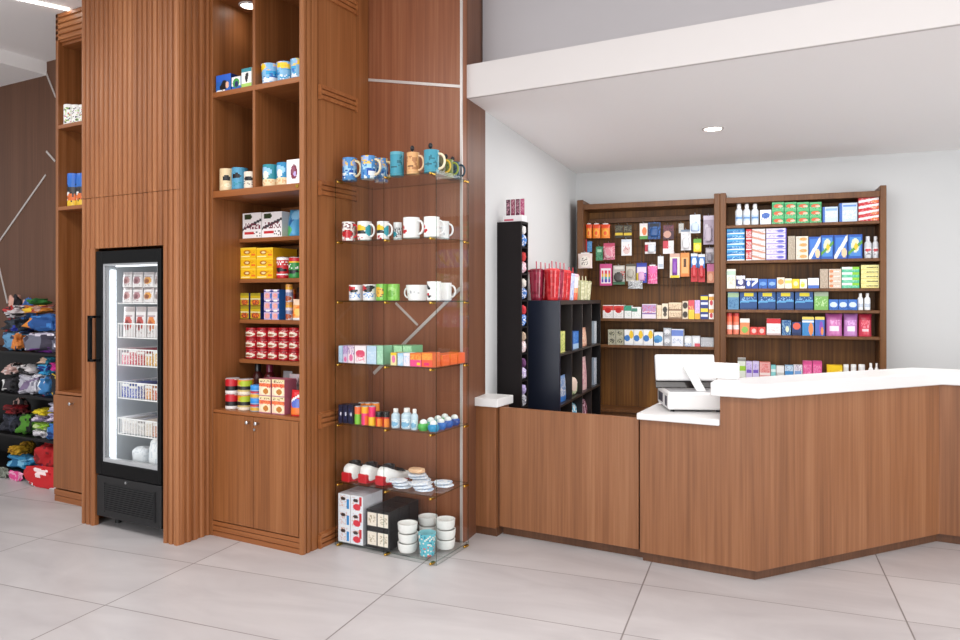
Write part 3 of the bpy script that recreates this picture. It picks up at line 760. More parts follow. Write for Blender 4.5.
TU = '7fb4d8|m0,.5,1,1,b8b0dc,.4|m0,.6,1,1,d8c070,.2|m0,.15,1,.6,2f9fd4,.4|m0,.1,1,.5,2a6ab8,.3|m0,0,1,.3,e8ecf4,.3|r0,0,1,.05,4a88c0'
for i, (a, b, y) in enumerate(((256.8, 271.2, 64.5), (272.6, 285.8, 62.5), (286.8, 299, 59.5))):
    x0, z1 = FC.hit(a, y, 3.24); x1, _ = FC.hit(b, y, 3.24); x0 = max(x0, LIM[0])
    k_mug(FC, (x0 + x1) / 2, 3.24, Z, x1 - x0, z1 - Z, TU + '|e%.1f,.8,.25,.15,y' % (.3 + .3 * i), 'tumbler', 'blue and yellow painted cup on the top cabinet shelf, %s from the divider' % ORD[i], 'cup', 'painted cups on the top cabinet shelf', handle=False, taper=.86)
Z = 2.175
LIM[:] = [-3.667, -2.955, 99]
def mugrow(items, ly, Z, group=None, **k):
    for a, b, y, spec, label, ex in items:
        e = dict(k); e.update(ex); v = ly + e.pop('dy', 0)
        x0, z1 = FC.hit(a, y, v); x1, _ = FC.hit(b, y, v)
        x0, x1 = max(x0, LIM[0]), min(x1, LIM[1])
        nm = e.pop('name', 'mug'); g = e.pop('group', group)
        k_mug(FC, (x0 + x1) / 2, v, Z, (x1 - x0) * .97, z1 - Z, spec, nm, label, 'mug' if nm == 'mug' else 'cup', g, **e)
mugrow([(216, 227.2, 169, 'e3c9a0|e.7,.55,.16,.12,k|r.55,.35,.85,.38,k|n.1,.1,.9,.3,c,.3', 'beige mug with a small dark bird print on the cabinet shelf', {}),
        (227.8, 239.8, 168, '4f93b4|e.6,.6,.16,.13,k|r.4,.3,.8,.34,db|n.1,.1,.9,.3,t,.3', 'blue mug with a small dark bird print on the cabinet shelf', {}),
        (240.4, 251.6, 172, 'e6d8c6|e.6,.55,.2,.14,k|n.2,.2,.8,.45,dg,.35', 'short cream mug with dark marks beside the cabinet divider', {}),
        (258.6, 272, 165, 't|e.45,.66,.3,.2,lb|e.5,.5,.1,.2,iv|r0,0,1,.3,e6cda4|n.1,.05,.9,.22,tn,.3', 'teal mug with a pale tree print and sandy foot', {'hrot': PI}),
        (272.8, 285.6, 163, '2f86b4|e.45,.66,.3,.2,lb|e.5,.5,.1,.2,iv|r0,0,1,.3,e6cda4|n.1,.05,.9,.22,tn,.3', 'blue mug with a pale tree print and sandy foot', {'hrot': PI})], 3.235, Z, handle=False)
row(FC, 3.235, Z, [('box', 286.6, 300, 160, 'f5f2f1|e.55,.48,.25,.3,m|e.5,.55,.15,.2,8a4a5e|e.62,.4,.1,.1,lv|Sw', 'gift_box', 'box', 'square white gift box with a round maroon emblem on the cabinet shelf')], dp=.12)
# recessed shelves
LIM[2] = 2.11
Z = 1.891
row(FC, 3.45, Z, [
    ('box', 242.6, 261.4, 213.5, 'f3eeee|r.08,.74,.45,.97,3a3224|e.3,.85,.22,.1,2c3a1e|d.36,.35,.05,dg|n.1,.35,.95,.62,m,.4|r.1,.16,.6,.27,r|n.6,.05,.95,.25,k,.25|Sw', 'carton', 'box', 'white carton with dark lettering nearer the fridge on the upper inner shelf'),
    ('box', 261.8, 282, 212.5, 'f3eeee|r.08,.74,.45,.97,3a3224|e.3,.85,.22,.1,2c3a1e|d.36,.35,.05,dg|n.1,.35,.95,.62,m,.4|r.1,.16,.6,.27,r|n.6,.05,.95,.25,k,.25|Sw', 'carton', 'box', 'white carton with dark lettering touching the blue bag on the upper inner shelf')], dp=.2)
row(FC, 3.45, Z, [('pouch', 283.6, 297, 209, '4c9fd0|d.1,.9,.12,2f6ea8|e.2,.2,.4,.2,4faa62|e.7,.8,.3,.2,8cc6ea|S2f6ea8', 'bag', 'bag', 'blue and green plastic bag beside two white cartons')], dp=.12)
row(FC, 3.58, Z, [('box', 296.5, 305, 211, 'w|r.1,.2,.8,.5,r|Sw', 'carton', 'box', 'white and red carton tucked behind the blue bag at the post')], dp=.1)
Z = 1.626; LIM[2] = 1.86
YB = 'f2bd18|r0,.85,1,1,f6cc3a|e.42,.55,.22,.2,b9701a|e.42,.55,.14,.1,e8d9a0|r.72,.2,.96,.42,o|n.55,.5,.95,.75,d98a10,.35|r.05,.12,.6,.2,fff0b0|Se9b11a'
for c, (a, b) in enumerate(((238.6, 256), (256.3, 273))):
    row(FC, 3.45, Z, [('box', a, b, 248, YB, 'tea_box', 'box', 'yellow box in the column %s the fridge' % ('nearer' if c == 0 else 'farther from'), 3)], 'yellow boxes stacked on the inner shelf', dp=.22)
row(FC, 3.45, Z, [
    ('can', 273.6, 283.8, 257, 'c8202a|r0,.86,1,1,w|n.1,.6,.95,.8,w,.45|e.5,.38,.4,.1,k|r.1,.12,.9,.2,w', 'tin', 'tin', 'red tin with white lettering beside the yellow boxes'),
    ('can', 285.4, 296.6, 257, '2d8a3e|r0,.82,1,1,r|r0,.78,1,.83,y|n.1,.45,.9,.7,w,.35|e.5,.3,.35,.1,k', 'tin', 'tin', 'green tin with a red top band beside the red tin'),
    ('can', 297.4, 308, 258, '1e5c2e|n0,.2,1,.8,g,.3', 'tin', 'tin', 'dark green tin half hidden behind the cabinet post')])
row(FC, 3.69, Z, [('box', 274, 285, 247.5, '7a5230|n0,0,1,1,a5763f,.4|S5c3c22', 'carton', 'box', 'brown carton standing at the back behind the red tin'),
                  ('box', 286, 299, 247.5, '4f3420|n0,0,1,1,7a5230,.3|S3c2616', 'carton', 'box', 'dark brown carton standing at the back behind the green tin')], dp=.11)
Z = 1.361; LIM[2] = 1.596
CN = 'c2a51a|r0,.82,1,1,9a8a20|r0,0,1,.12,8a6a1a|e.5,.3,.42,.22,br|n.1,.15,.9,.45,o,.4|r0,.52,1,.62,d8cfa0|S22306e'
for c, (a, b) in enumerate(((239.4, 248.8), (250.4, 260.4))):
    row(FC, 3.45, Z, [('box', a, b, 293, CN, 'cocoa_box', 'box', 'olive yellow box with brown picture, column %s the fridge' % ('nearer' if c == 0 else 'farther from'), 2)], 'olive yellow boxes', dp=.16)
BX = 'c9b4d8|r0,.74,1,.9,2a2f86|e.5,.9,.3,.12,w|e.45,.38,.35,.28,e7b49a|n.1,.1,.9,.6,p,.25|r.8,.1,1,.6,3a78c8|S2c6cb8'
for c, (a, b) in enumerate(((264, 271.4), (271.8, 279))):
    row(FC, 3.45, Z, [('box', a, b, 289.5, BX, 'biscuit_box', 'box', 'lilac and blue box in the column %s' % ('beside the olive boxes' if c == 0 else 'beside the jars'), 3)], 'lilac and blue boxes', dp=.09)
row(FC, 3.45, Z, [('can', 284, 289.6, 284, 'd9cdd0|r0,.8,1,1,d9a030|r0,.36,1,.62,8a8fb0|e.5,.2,.4,.18,a8502a|Lc88a40', 'jar', 'jar', 'jar with a grey and amber label beside the lilac boxes', 2)])
row(FC, 3.56, Z, [('can', 290.6, 294, 289, 'c22a1a|r0,.0,1,.2,k|Lo', 'jar', 'jar', 'red jar behind the orange packet on the inner shelf'), ('can', 295, 302, 287, '4a2a1c|n0,0,1,1,7a3a20,.3|Lk', 'jar', 'jar', 'dark jar behind the orange packet on the inner shelf')])
row(FC, 3.446, Z, [('pouch', 290, 302, 299, 'f0a860|r0,.75,1,1,f2d2b4|d.2,.5,.16,ee7a20|e.6,.4,.3,.18,f7c86a|r0,0,1,.1,w|Seda070', 'snack_bag', 'bag', 'orange and cream packet in front of the jars')], dp=.06)
Z = 1.101; LIM[2] = 1.331
RC = 'b81420|r0,.9,1,1,8a0e18|r0,.0,1,.08,8a0e18|e.5,.45,.3,.28,eadfca|e.5,.38,.18,.14,9a5a3a|n.15,.72,.85,.86,e8b0a8,.35'
for c, (a, b) in enumerate(((242.6, 253), (254, 264), (265, 275), (276, 285.6), (286.4, 295.8), (296.4, 305.4))):
    row(FC, 3.45, Z, [('can', a, b, 327.5, RC + '|La81420', 'coffee_tin', 'tin', 'red tin with a cream picture, %s column from the fridge' % ORD[c], 3)], 'red tins stacked three high')
Z = .798; LIM[2] = 1.07
row(FC, 3.265, Z, [
    ('can', 222, 232.4, 378, 'd8c0b8|e.6,.7,.4,.3,c01a28|r0,.2,1,.5,k|r0,0,1,.16,e9e2e0', 'soup_can', 'can', 'can in red, black and white nearest the fridge', 2),
    ('can', 234, 245.6, 379, 'c8b070|r0,.62,1,1,d88a2a|e.8,.75,.35,.2,a8b820|r0,.3,1,.55,1e1c1a|r0,0,1,.2,e6d8c4', 'soup_can', 'can', 'can with a green and orange label and black band', 2),
    ('can', 247, 257.8, 385, 'a8b4c0|r0,.72,1,1,2a86d0|r0,.45,1,.68,2a3a80|e.5,.55,.3,.1,c03040|e.5,.2,.5,.16,d8a838|L3a90d8', 'jar', 'jar', 'jar with a blue lid and gold label', 2)])
SP_ = 'f0d2b8|r0,.8,1,1,e9d8a8|n.1,.82,.9,.95,n,.35|r0,.55,1,.75,e8804a|n0,.5,1,.75,d83a3a,.3|e.55,.28,.4,.26,f6e4c0|e.58,.28,.24,.16,c07a30|r0,0,1,.05,b06a8a|Sb5657a'
row(FC, 3.265, Z, [('box', 259, 270.6, 378.5, SP_, 'meal_box', 'box', 'orange and cream meal box in the column beside the blue jars', 2),
                  ('box', 271.8, 284.4, 379, SP_, 'meal_box', 'box', 'orange and cream meal box in the column beside the grey bag', 2)], 'orange and cream meal boxes', dp=.105)
row(FC, 3.50, Z, [('bottle', 249.6, 258, 362, '4a1c1a|r0,.2,1,.7,2a1412|r0,.3,1,.45,d8b0a8|Lk', 'sauce_bottle', 'bottle', 'dark sauce bottle at the back, behind the blue jars'),
                  ('bottle', 261, 270, 362, '5a1a1c|r0,.2,1,.7,2a1412|r0,.3,1,.45,e0b8b0|Lm', 'sauce_bottle', 'bottle', 'dark red sauce bottle at the back, behind the meal boxes'),
                  ('pouch', 279, 288, 371, 'a8a4a8|n0,.2,1,.8,888488,.3|S8a868a', 'bag', 'bag', 'grey bag standing at the back behind the meal boxes')], dp=.08)
row(FC, 3.42, Z, [('pouch', 285, 295.5, 374, 'b5a8ac|d.2,.6,.1,8e8488|n0,0,1,1,c9a0aa,.25|S8e8488', 'bag', 'bag', 'grey pink plastic bag between the meal boxes and the red bag')], dp=.08)
row(FC, 3.26, Z, [('pouch', 287.4, 300.2, 390, 'd8262e|e.6,.5,.4,.2,5a70c8|e.5,.2,.5,.16,ee7a2a|d.5,.4,.06,w|Sb01c26', 'snack_bag', 'bag', 'bright red snack bag with a blue patch against the cabinet post')], dp=.08)
LIM[:] = [-2.86, -2.162, 99]
# ================================================================== glass case goods
Z = GZ[6] + .001
MBL = '4a88c4|m0,.6,1,1,e0bc60,.5|m0,.65,1,1,9ab0e0,.25|m0,.2,1,.65,a0cce8,.45|m0,.1,1,.45,2454a8,.35|m0,0,1,.3,e8eef4,.25'
MT = '3f8fa4|m.1,.2,.9,.8,2f6a7a,.25|r.3,.42,.72,.46,2f5a66|r.36,.34,.66,.37,2f5a66'
mugrow([(338, 351.2, 158, MBL, 'blue and yellow painted mug on the top glass shelf nearest the wood cabinet', {'hcol': 'd9c9a0'}),
        (357.4, 370.6, 156, MBL, 'blue and yellow painted mug, second from the wood cabinet on the top glass shelf', {'hcol': 'e0d0b0'}),
        (371.5, 383, 158.5, MBL, 'painted mug set back between its blue twins and the teal mug', {'dy': .13, 'hcol': 'd9c08a'}),
        (387, 399, 152, MT + '|r0,.9,1,1,5aa0b0', 'teal mug with dark lettering on the top glass shelf, close to the painted mugs', {'handle': False}),
        (404, 415.2, 152.5, 'dba56f|m.1,.2,.9,.8,b07a50,.25|r.3,.42,.72,.46,6a4a34|r.36,.34,.66,.37,6a4a34', 'tan mug with dark lettering on the top glass shelf', {'hcol': 'e2bb92', 'spoon': 'k'}),
        (420.6, 434.2, 150, MT, 'teal mug with a cream handle at the front corner of the top shelf', {'hcol': 'ead9b8', 'spoon': 'k', 'hrot': .2})], 3.475, Z, 'mugs on the top glass shelf')
for i, (v, spec, lb) in enumerate(((3.575, '5f5a3a|n.2,.5,.8,.7,k,.4', 'dull grey mug with a yellow handle behind the corner mug'), (3.665, '6f7a3a|n.2,.5,.8,.7,k,.4', 'olive green mug in the middle of the row along the glass side'), (3.745, '2a4a58|n.2,.5,.8,.7,k,.4', 'dark blue mug at the back of the row along the glass side'))):
    k_mug(FC, -2.232, v, Z, .078, .108, spec, 'mug', lb, 'mug', 'mugs on the top glass shelf', hcol=('d8b030', '8a9a3a', '1e3a48')[i], hrot=.3, spoon='k')
Z = GZ[5] + .001
CH = 'f2efec|n.05,.65,.95,.95,%s,.45|e.6,.35,.3,.2,%s|n.1,.1,.9,.6,k,.2'
mugrow([(338.6, 349.8, 222, CH % ('m', 'r') + '|n0,0,1,.5,r,.15', 'white mug spotted red and black on the second glass shelf', {'hcol': 'r'}),
        (354.2, 366, 221.5, 'f2efec|e.45,.6,.28,.2,e8c020|e.45,.4,.3,.1,k|e.9,.5,.2,.3,2fa0b0|n.1,0,.6,.2,r,.5', 'white mug with a yellow and black patch beside the red spotted mug', {}),
        (374.2, 384.6, 221.5, 'f2efec|e.45,.6,.28,.2,e8c020|e.45,.4,.3,.1,k|e.9,.45,.2,.3,2fa0b0|n.1,0,.6,.2,r,.5', 'white mug with a yellow and black patch, third on the second shelf', {}),
        (391.5, 398.8, 222.5, 'e6e6e6|n0,.1,1,.7,k,.3|e.3,.3,.3,.2,2fa0b0', 'grey and black patterned mug set back on the second glass shelf', {'dy': .09, 'handle': False}),
        (399.6, 414, 217.5, 'f5f4f3|e.3,.5,.1,.1,r|e.35,.3,.16,.1,r', 'large white mug with a small red mark, fifth on the second shelf', {}),
        (420.6, 434.4, 216.8, 'f5f4f3|e.3,.5,.1,.1,r|e.35,.3,.16,.1,r', 'large white mug with a small red mark at the shelf corner', {'hrot': .9})], 3.475, Z, 'mugs on the second glass shelf')
k_mug(FC, -2.245, 3.62, Z, .09, .105, 'ecebea|n.2,.2,.8,.6,s,.2', 'mug', 'plain white mug behind the corner mug on the second glass shelf', 'mug', 'mugs on the second glass shelf', hrot=.1)
Z = GZ[4] + .001
WR = 'f0eeee|e.4,.75,.3,.16,r|e.6,.6,.2,.1,k|n.1,.1,.9,.5,6a9ad8,.35'
mugrow([(346, 357, 285, WR, 'white mug with red and blue print on the third glass shelf, nearest the cabinet', {'handle': False}),
        (359.5, 371.4, 284.5, WR + '|e.7,.8,.2,.14,k', 'white mug with red and blue print, second on the third shelf', {'handle': False}),
        (373.2, 384, 284, '7fbf4a|e.45,.5,.3,.3,e8b030|n.2,.2,.7,.7,n,.35', 'lime green mug with a yellow figure patch', {'handle': False}),
        (385, 395.4, 284, '86c552|e.5,.5,.3,.3,9fd070|e.5,.4,.2,.2,6aaa3a', 'plain lime green mug beside the white soup mug', {'handle': False}),
        (401, 421, 285, 'f2f1f0|n.2,.35,.8,.6,s,.12', 'wide white soup mug with a handle on the third glass shelf', {'hrot': PI, 'name': 'soup_mug', 'taper': .8}),
        (424, 437.4, 281.5, 'f2f1f0|e.3,.75,.1,.1,k|e.4,.65,.12,.08,k|e.3,.3,.15,.08,r|e.45,.2,.1,.06,k', 'white mug with tiny black and red figures at the third shelf corner', {'handle': False})], 3.475, Z, 'mugs on the third glass shelf')
k_mug(FC, -2.238, 3.64, Z, .088, .105, 'ecebea|e.3,.6,.1,.12,k|e.4,.4,.12,.1,r', 'mug', 'white mug with an open handle behind the corner mug on the third shelf', 'mug', 'mugs on the third glass shelf', hrot=.1)
Z = GZ[3] + .001
row(FC, 3.47, Z, [
    ('box', 338, 342.6, 345.5, 'bcd6ea|n0,.1,1,.8,8fb8dc,.3|S8fb8dc', 'soap_box', 'box', 'narrow pale blue box nearest the cabinet on the fourth glass shelf'),
    ('box', 343, 347.6, 345.5, 'd9c9e4|n0,.5,1,1,8a5ab0,.4|e.5,.2,.3,.15,p|Sc0a8d4', 'soap_box', 'box', 'narrow lilac box, second on the fourth glass shelf'),
    ('box', 348, 354, 345.5, 'f0dfe6|n0,.5,1,1,8a5ab0,.35|e.5,.3,.3,.2,p|Sd8b8c8', 'soap_box', 'box', 'narrow pale pink box with purple marks on the fourth shelf'),
    ('box', 354.6, 366, 345.5, 'f0e6ea|e.5,.55,.4,.22,d8486a|n.1,.1,.9,.5,e88aa0,.35|Se0c8d0', 'soap_box', 'box', 'white box with a red pink flower patch on the fourth shelf'),
    ('box', 366.6, 376.4, 345.5, 'b8d0e6|n0,.1,1,.7,d8e4f0,.3|S9cc0a8', 'soap_box', 'box', 'pale blue box before the green packets on the fourth shelf'),
    ('box', 377, 383, 345.5, '9fd0b0|n0,.1,1,.7,c8e8d0,.3|S86b898', 'soap_box', 'box', 'mint green box touching the pane joint on the fourth shelf')], dp=.09)
for i in range(3):
    row(FC, 3.57, Z, [('box', 384 + i * 9.4, 392.8 + i * 9.4, 345.5, '9ad0a0|r0,.4,1,.5,5aa070|n0,0,1,1,b8e0b8,.3|S7ab888', 'soap_box', 'box', 'green box in the back row of the fourth shelf, %s after the pane joint' % ORD[i])], 'green boxes in the back row', dp=.12)
row(FC, 3.465, Z, [
    ('box', 390.6, 396.4, 352.5, 'ead9a0|e.5,.5,.3,.3,p|r0,.8,1,1,y|Sd8c080', 'soap_bar', 'box', 'small yellow and pink packet in the front row of the fourth shelf'),
    ('box', 397.6, 403, 353, 'a8d0ea|n0,.1,1,.8,w,.4|Slb', 'soap_bar', 'box', 'small sky blue packet in the front row of the fourth shelf'),
    ('box', 403.4, 409.6, 353, 'f0e4ec|n0,.2,1,.8,lb,.25|Sw', 'soap_bar', 'box', 'small white packet in the front row of the fourth shelf'),
    ('box', 410, 421.4, 353, 'e84a86|r0,.5,1,1,f07a2a|n0,.5,1,.9,f8b050,.3|r.6,.1,.9,.3,y|Se06a3a', 'soap_bar', 'box', 'pink and orange packet in the front row of the fourth shelf'),
    ('box', 421.8, 432.4, 352.5, 'ee5a3a|r0,.5,1,1,f4862a|r.2,.1,.7,.3,e02a6a|n0,.5,1,.9,f8b050,.3|Se06a3a', 'soap_bar', 'box', 'red and orange packet at the corner of the fourth shelf')], dp=.085)
for i, v in enumerate((3.56, 3.65, 3.74)):
    o_ = k_box(FC, -2.225, v, Z, .10, .08, .062, 'f0703a|r0,.6,1,1,f69040|e.25,.5,.14,.3,3a88c0|Sf06a34', 'soap_bar', 'orange packet along the glass side of the fourth shelf, %s from the front' % ORD[i], 'box', 'orange packets along the glass side')
Z = GZ[2] + .001
for i, (a, b) in enumerate(((338, 342.4), (343, 347.4), (348, 352.6))):
    row(FC, 3.468, Z, [('box', a, b, 404.5, '141a38|e.6,.5,.2,.12,e8e8f0|n.2,.2,.8,.8,2a3a78,.2|S10142c', 'lighter_box', 'box', 'dark navy box with a white dot, %s from the cabinet on the fifth shelf' % ORD[i])], 'navy boxes on the fifth glass shelf', dp=.08)
for i, (a, b, spec, lb) in enumerate(((353.2, 358.8, '7fc23a|r0,.55,1,1,f0703a', 'tall orange and green shot glass'), (359.6, 366.4, 'e83a7a|r0,.6,1,1,f8b02a|r.6,0,1,.5,f0602a', 'tall pink and yellow shot glass'), (367, 373, 'f2c02a|r0,.45,1,1,ee2a6a', 'tall yellow and pink shot glass'))):
    row(FC, 3.468, Z, [('can', a, b, 406, spec, 'shot_glass', 'glass', lb + ' on the fifth glass shelf')])
    row(FC, 3.56, Z, [('can', a + 3, b + 3.5, 402.5, 'f07a2a|r0,.5,1,1,f4902a|r0,0,1,.3,' + ('p', 'y', 'g')[i], 'shot_glass', 'glass', 'orange shot glass in the back row behind the ' + lb.replace('tall ', ''))])
for i, (a, b) in enumerate(((374, 380.4), (381, 387))):
    row(FC, 3.468, Z, [('can', a, b, 411.5, 'd8301e|r0,.78,1,1,1a1614|r.5,0,1,.6,f0882a|L1a1614', 'candle_jar', 'jar', 'red orange jar with a black lid, %s the shot glasses' % ('beside' if i == 0 else 'one place after'))], 'black lidded red jars')
for i, (a, b, yt) in enumerate(((389.5, 397, 408.5), (399, 408.4, 408), (409.6, 415.6, 409))):
    row(FC, 3.47, Z, [('bottle', a, b, yt, 'c2d6e2|n0,.1,1,.7,e8f0f4,.4|e.5,.3,.3,.2,7ab0d0|Le8e6e2', 'snow_globe', 'ornament', 'pale glassy bottle ornament, %s in the clear trio on the fifth shelf' % ORD[i])], 'pale bottle ornaments')
for r_ in range(4):
    for q in range(2):
        col, nm_ = (('4aa84a', 'green'), ('2a8ab8', 'sky blue'), ('3aa890', 'teal'), ('2a6ab8', 'mid blue'), ('2a9ab0', 'aqua'), ('2458a8', 'deep blue'), ('4ab870', 'mint'), ('1e4a98', 'navy blue'))[r_ * 2 + q]
        tt = thing('trinket_pot', '%s round trinket pot with a white dome on the fifth shelf, %s row' % (nm_, ORD[r_]), 'ornament', (-2.262 + .068 * q, 3.495 + .078 * r_, Z), 0, 'round trinket pots with white domes')
        MB().lathe([(.024, 0), (.033, .012), (.033, .03), (.026, .040)], pm(col, .25), n=18).build('pot', None, tt)
        MB().lathe([(.020, .038), (.022, .048), (.016, .058), (.006, .063)], pm('e6ece8', .2), n=18).build('dome', None, tt)
Z = GZ[1] + .001
def shoe(x, y, rot, lb, sc_=1.12, tongue=True):
    tt = thing('ceramic_shoe', lb, 'ornament', (x, y, Z), rot)
    m = lump_mesh(MB(), .085 * sc_, .235 * sc_, .07 * sc_, 'f1f0ee', int(abs(x) * 100), ex=.5, amp=.04)
    def shp(p):
        a, b, c = p; k = max(0, min(1, (b / (.235 * sc_) - .35) / .5))
        return (a * (1 - .15 * abs(b / (.235 * sc_) - .5)), b, c * (.62 + .75 * k))
    m.v = [shp(p) for p in m.v]; m.build('upper', None, tt)
    MB().prism([(math.cos(g) * .044 * sc_, .118 * sc_ + math.sin(g) * .122 * sc_) for g in [PI * 2 * k / 20 for k in range(20)]], 0, .016 * sc_).build('sole', pm('r', .3), tt)
    MB().box(-.03 * sc_, .20 * sc_, .0, .03 * sc_, .243 * sc_, .05 * sc_).build('heel', pm('r', .3), tt, bevel=.006)
    mb = MB(); mb.lathe([(.030 * sc_, .072 * sc_), (.034 * sc_, .098 * sc_), (.026 * sc_, .100 * sc_), (.02 * sc_, .08 * sc_)], cy=.165 * sc_, n=14); mb.build('collar', pm('1c1a1c', .4), tt)
    mb = MB()
    for k in range(4): mb.tube([(-.026, .06 + .02 * k, .048 + .006 * k), (0, .06 + .02 * k, .062 + .007 * k), (.026, .06 + .02 * k, .048 + .006 * k)], .004, n=6)
    mb.build('laces', pm('1c1a1c', .5), tt)
shoe(-2.785, 3.74, PI - .1, 'white ceramic shoe with a red heel nearest the cabinet on the sixth shelf')
shoe(-2.67, 3.755, PI - .1, 'white ceramic shoe with a red heel in the middle of the trio')
shoe(-2.55, 3.765, PI - .1, 'white ceramic shoe with black laces beside the stacked white dishes')
for i, (x, y, n) in enumerate(((-2.43, 3.53, 3), (-2.285, 3.535, 3), (-2.37, 3.66, 4), (-2.23, 3.67, 2))):
    for k in range(n):
        mb = MB(); lump_mesh(mb, .115, .10, .016, 'eceef2|n0,0,1,1,b8c8e0,.3', i * 7 + k, ex=.8, amp=.12)
        ob = mb.build('shell_dish', loc=(x + .006 * (k % 2), y - .05, Z + .0165 * k), rotz=.3 * k)
        tag(ob, 'white shell dish in the %s pile of the sixth shelf, %s' % (('front', 'front corner', 'back', 'side pane')[i], ('bottom one', 'second one up', 'third one up', 'fourth one up')[k]), 'dish', 'white shell dishes')
k_lump(FC, -2.40, 3.60, Z + .068, .10, .07, .03, 'e8c09a|n0,0,1,1,d8a880,.3', 'shell', 'peach coloured shell lying on the white dishes', 'ornament', None)
Z = GZ[0] + .001
CB = 'eef0f4|r.06,.06,.94,.94,e4e8f2|n.1,.1,.7,.9,2a3a78,.22|n.1,.1,.75,.9,d8a080,.22|r.72,.1,.92,.7,2a86c8|e.4,.7,.22,.12,3a2a28|Sdcdce4'
CR2 = CB.replace('r.72,.1,.92,.7,2a86c8', 'r.72,.4,.92,.95,r|e.5,.3,.3,.2,d83040')
for r_ in range(2):
    for c in range(2):
        for k in range(3):
            k_box(FC, -2.815 + .095 * c, 3.468 + .10 * r_, Z + .097 * k, .091, .096, .0965, CB if (c == 0) else CR2, 'mug_box', 'white gift box with coloured print, %s of the %s pile %s' % (('bottom', 'middle', 'top')[k], ('cabinet side', 'inner')[c], ('in front', 'behind')[r_]), 'box', 'white gift boxes on the case floor')
for k in range(2):
    for r_ in range(3):
        SPK = '17161a|r.06,.14,.44,.86,eadfd2|n.12,.3,.38,.7,b8a890,.4|r.52,.14,.94,.86,efe4d6|n.6,.3,.88,.7,b8a890,.4|S17161a'
        k_box(FC, -2.565, 3.467 + .105 * r_, Z + .113 * k, .165, .10, .112, SPK, 'gift_set', 'black gift box with two cream windows, %s of the %s' % (('bottom', 'top')[k], ('front pile', 'pile behind the front one', 'rear pile')[r_]), 'box', 'black gift boxes on the case floor')
for i, (x, y, n, h) in enumerate(((-2.392, 3.475, 3, .056), (-2.37, 3.66, 3, .054), (-2.228, 3.63, 3, .058))):
    for k in range(n):
        z0 = Z + k * h
        ob = MB().lathe([(.048, 0), (.056, h * .25), (.059, h * .93), (.053, h * .93), (.049, h * .3), (.02, h * .16)], pm('f3f1ee', .25), n=22).build('stacking_bowl', loc=(x + .003 * (k % 2), y + .05, z0))
        tag(ob, 'white bowl, %s in the %s' % (('bottom one', 'middle one', 'top one')[k], ('front stack next to the black boxes', 'stack at the back of the case', 'stack beside the side pane')[i]), 'bowl', 'white stacked bowls')
k_mug(FC, -2.255, 3.47, Z, .105, .13, '5fb4c4|n0,0,1,1,2f86a0,.3|n0,0,1,1,e8e0d4,.2|n0,0,1,.5,c06a6a,.08', 'cup', 'teal patterned cup at the front corner of the case floor', 'cup', None, handle=False, taper=.8, inner='8ec8d0')
# ================================================================== fridge goods
LIM[:] = [-4.372, -3.90, 99]
PK = 'dcd6d6|r0,.86,1,1,b0a4a4|e.55,.45,.36,.24,%s|e.5,.4,.25,.14,%s|n.1,.1,.9,.3,9a8a8a,.25|r.1,.66,.9,.72,b09aa0|Sd0c8c8'
cols = [(('b88a8a', '8a5a5a'), (119.6, 129.6)), (('a87a80', '7a4a50'), (130.4, 140.2)), (('d89a4a', '8a4a2a'), (141, 151.6)), (('b0a0a0', '8a7a7a'), (152.4, 160))]
for i, (cc, (a, b)) in enumerate(cols):
    row(FC, 3.08, FZ[0] + .006, [('pouch', a, b, 272, PK % cc, 'ice_cream_packet', 'packet', 'white packet on the upper fridge shelf, %s from the handle' % ORD[i], 2)], 'packets on the upper fridge shelf', dp=.045)
for i, (cc, (a, b)) in enumerate(zip((('c8605a', '8a3a34'), ('b84a44', '7a2a24'), ('d8803a', 'a84a1a'), ('c8a8a0', '9a6a60')), ((121, 132), (133.4, 143.4), (144.6, 155), (155.8, 161)))):
    row(FC, 3.08, FZ[1] + .006, [('pouch', a, b, 306.5, PK.replace('Sd0c8c8', 'Sb89a98').replace('r0,.78,1,1,d8cfd0', 'r0,.7,1,1,%s' % cc[0]) % cc, 'ice_cream_packet', 'packet', 'red brown packet standing in the top wire basket, %s from the handle side' % ORD[i])], 'packets in the top basket', dp=.045)
BC = [['d8708a', 'c84a5a', 'b8303a', 'd8a040', 'e0b050', 'c88a3a'], ['2a4aa8', '3a5ab8', '2a3a88', 'd8903a', 'c85a3a', 'd8b040'], ['d8d4d4', 'cfcaca', 'c0bcbc', 'dccfc0', 'c8907a', 'd8d0cc']]
BN_ = ['pink and gold bars', 'blue and orange bars', 'white wrapped bars']
for j in range(3):
    z = FZ[2 + j] + .006
    xa, xb = -4.366, -3.905
    for i in range(6):
        p_ = (xb - xa) / 6
        hh = .075 + .012 * ((i * 5 + j) % 3)
        SEED[0] += 1
        k_box(FC, xa + p_ * (i + .5), 3.085, z, p_ * .93, .2, hh, BC[j][i] + '|n0,.1,1,.9,f0e8e0,.25|r0,.8,1,1,f4f0ee|S' + BC[j][i], 'ice_cream_bar', '%s wrapped bar, %s from the handle side in the %s basket' % (('pink', 'rose', 'red', 'gold', 'yellow', 'amber') [i] if j == 0 else ('blue', 'mid blue', 'dark blue', 'orange', 'red', 'gold')[i] if j == 1 else ('pale grey', 'white', 'grey', 'cream', 'reddish', 'off white')[i], ORD[i], ('second', 'third', 'lowest')[j]), 'packet', BN_[j])
row(FC, 3.08, ZB + .007, [('lump', 128, 143, 446, 'e3e6ea|n0,0,1,1,cdd2d8,.3', 'ice_bag', 'bag', 'low pale frozen bag on the fridge floor'), ('lump', 146, 158, 438, 'f2f4f6|n0,0,1,1,dde2e8,.3', 'ice_bag', 'bag', 'taller white frozen bag on the fridge floor near the hinge side')], dp=.12)
LIM[:] = [-99, 99, 99]
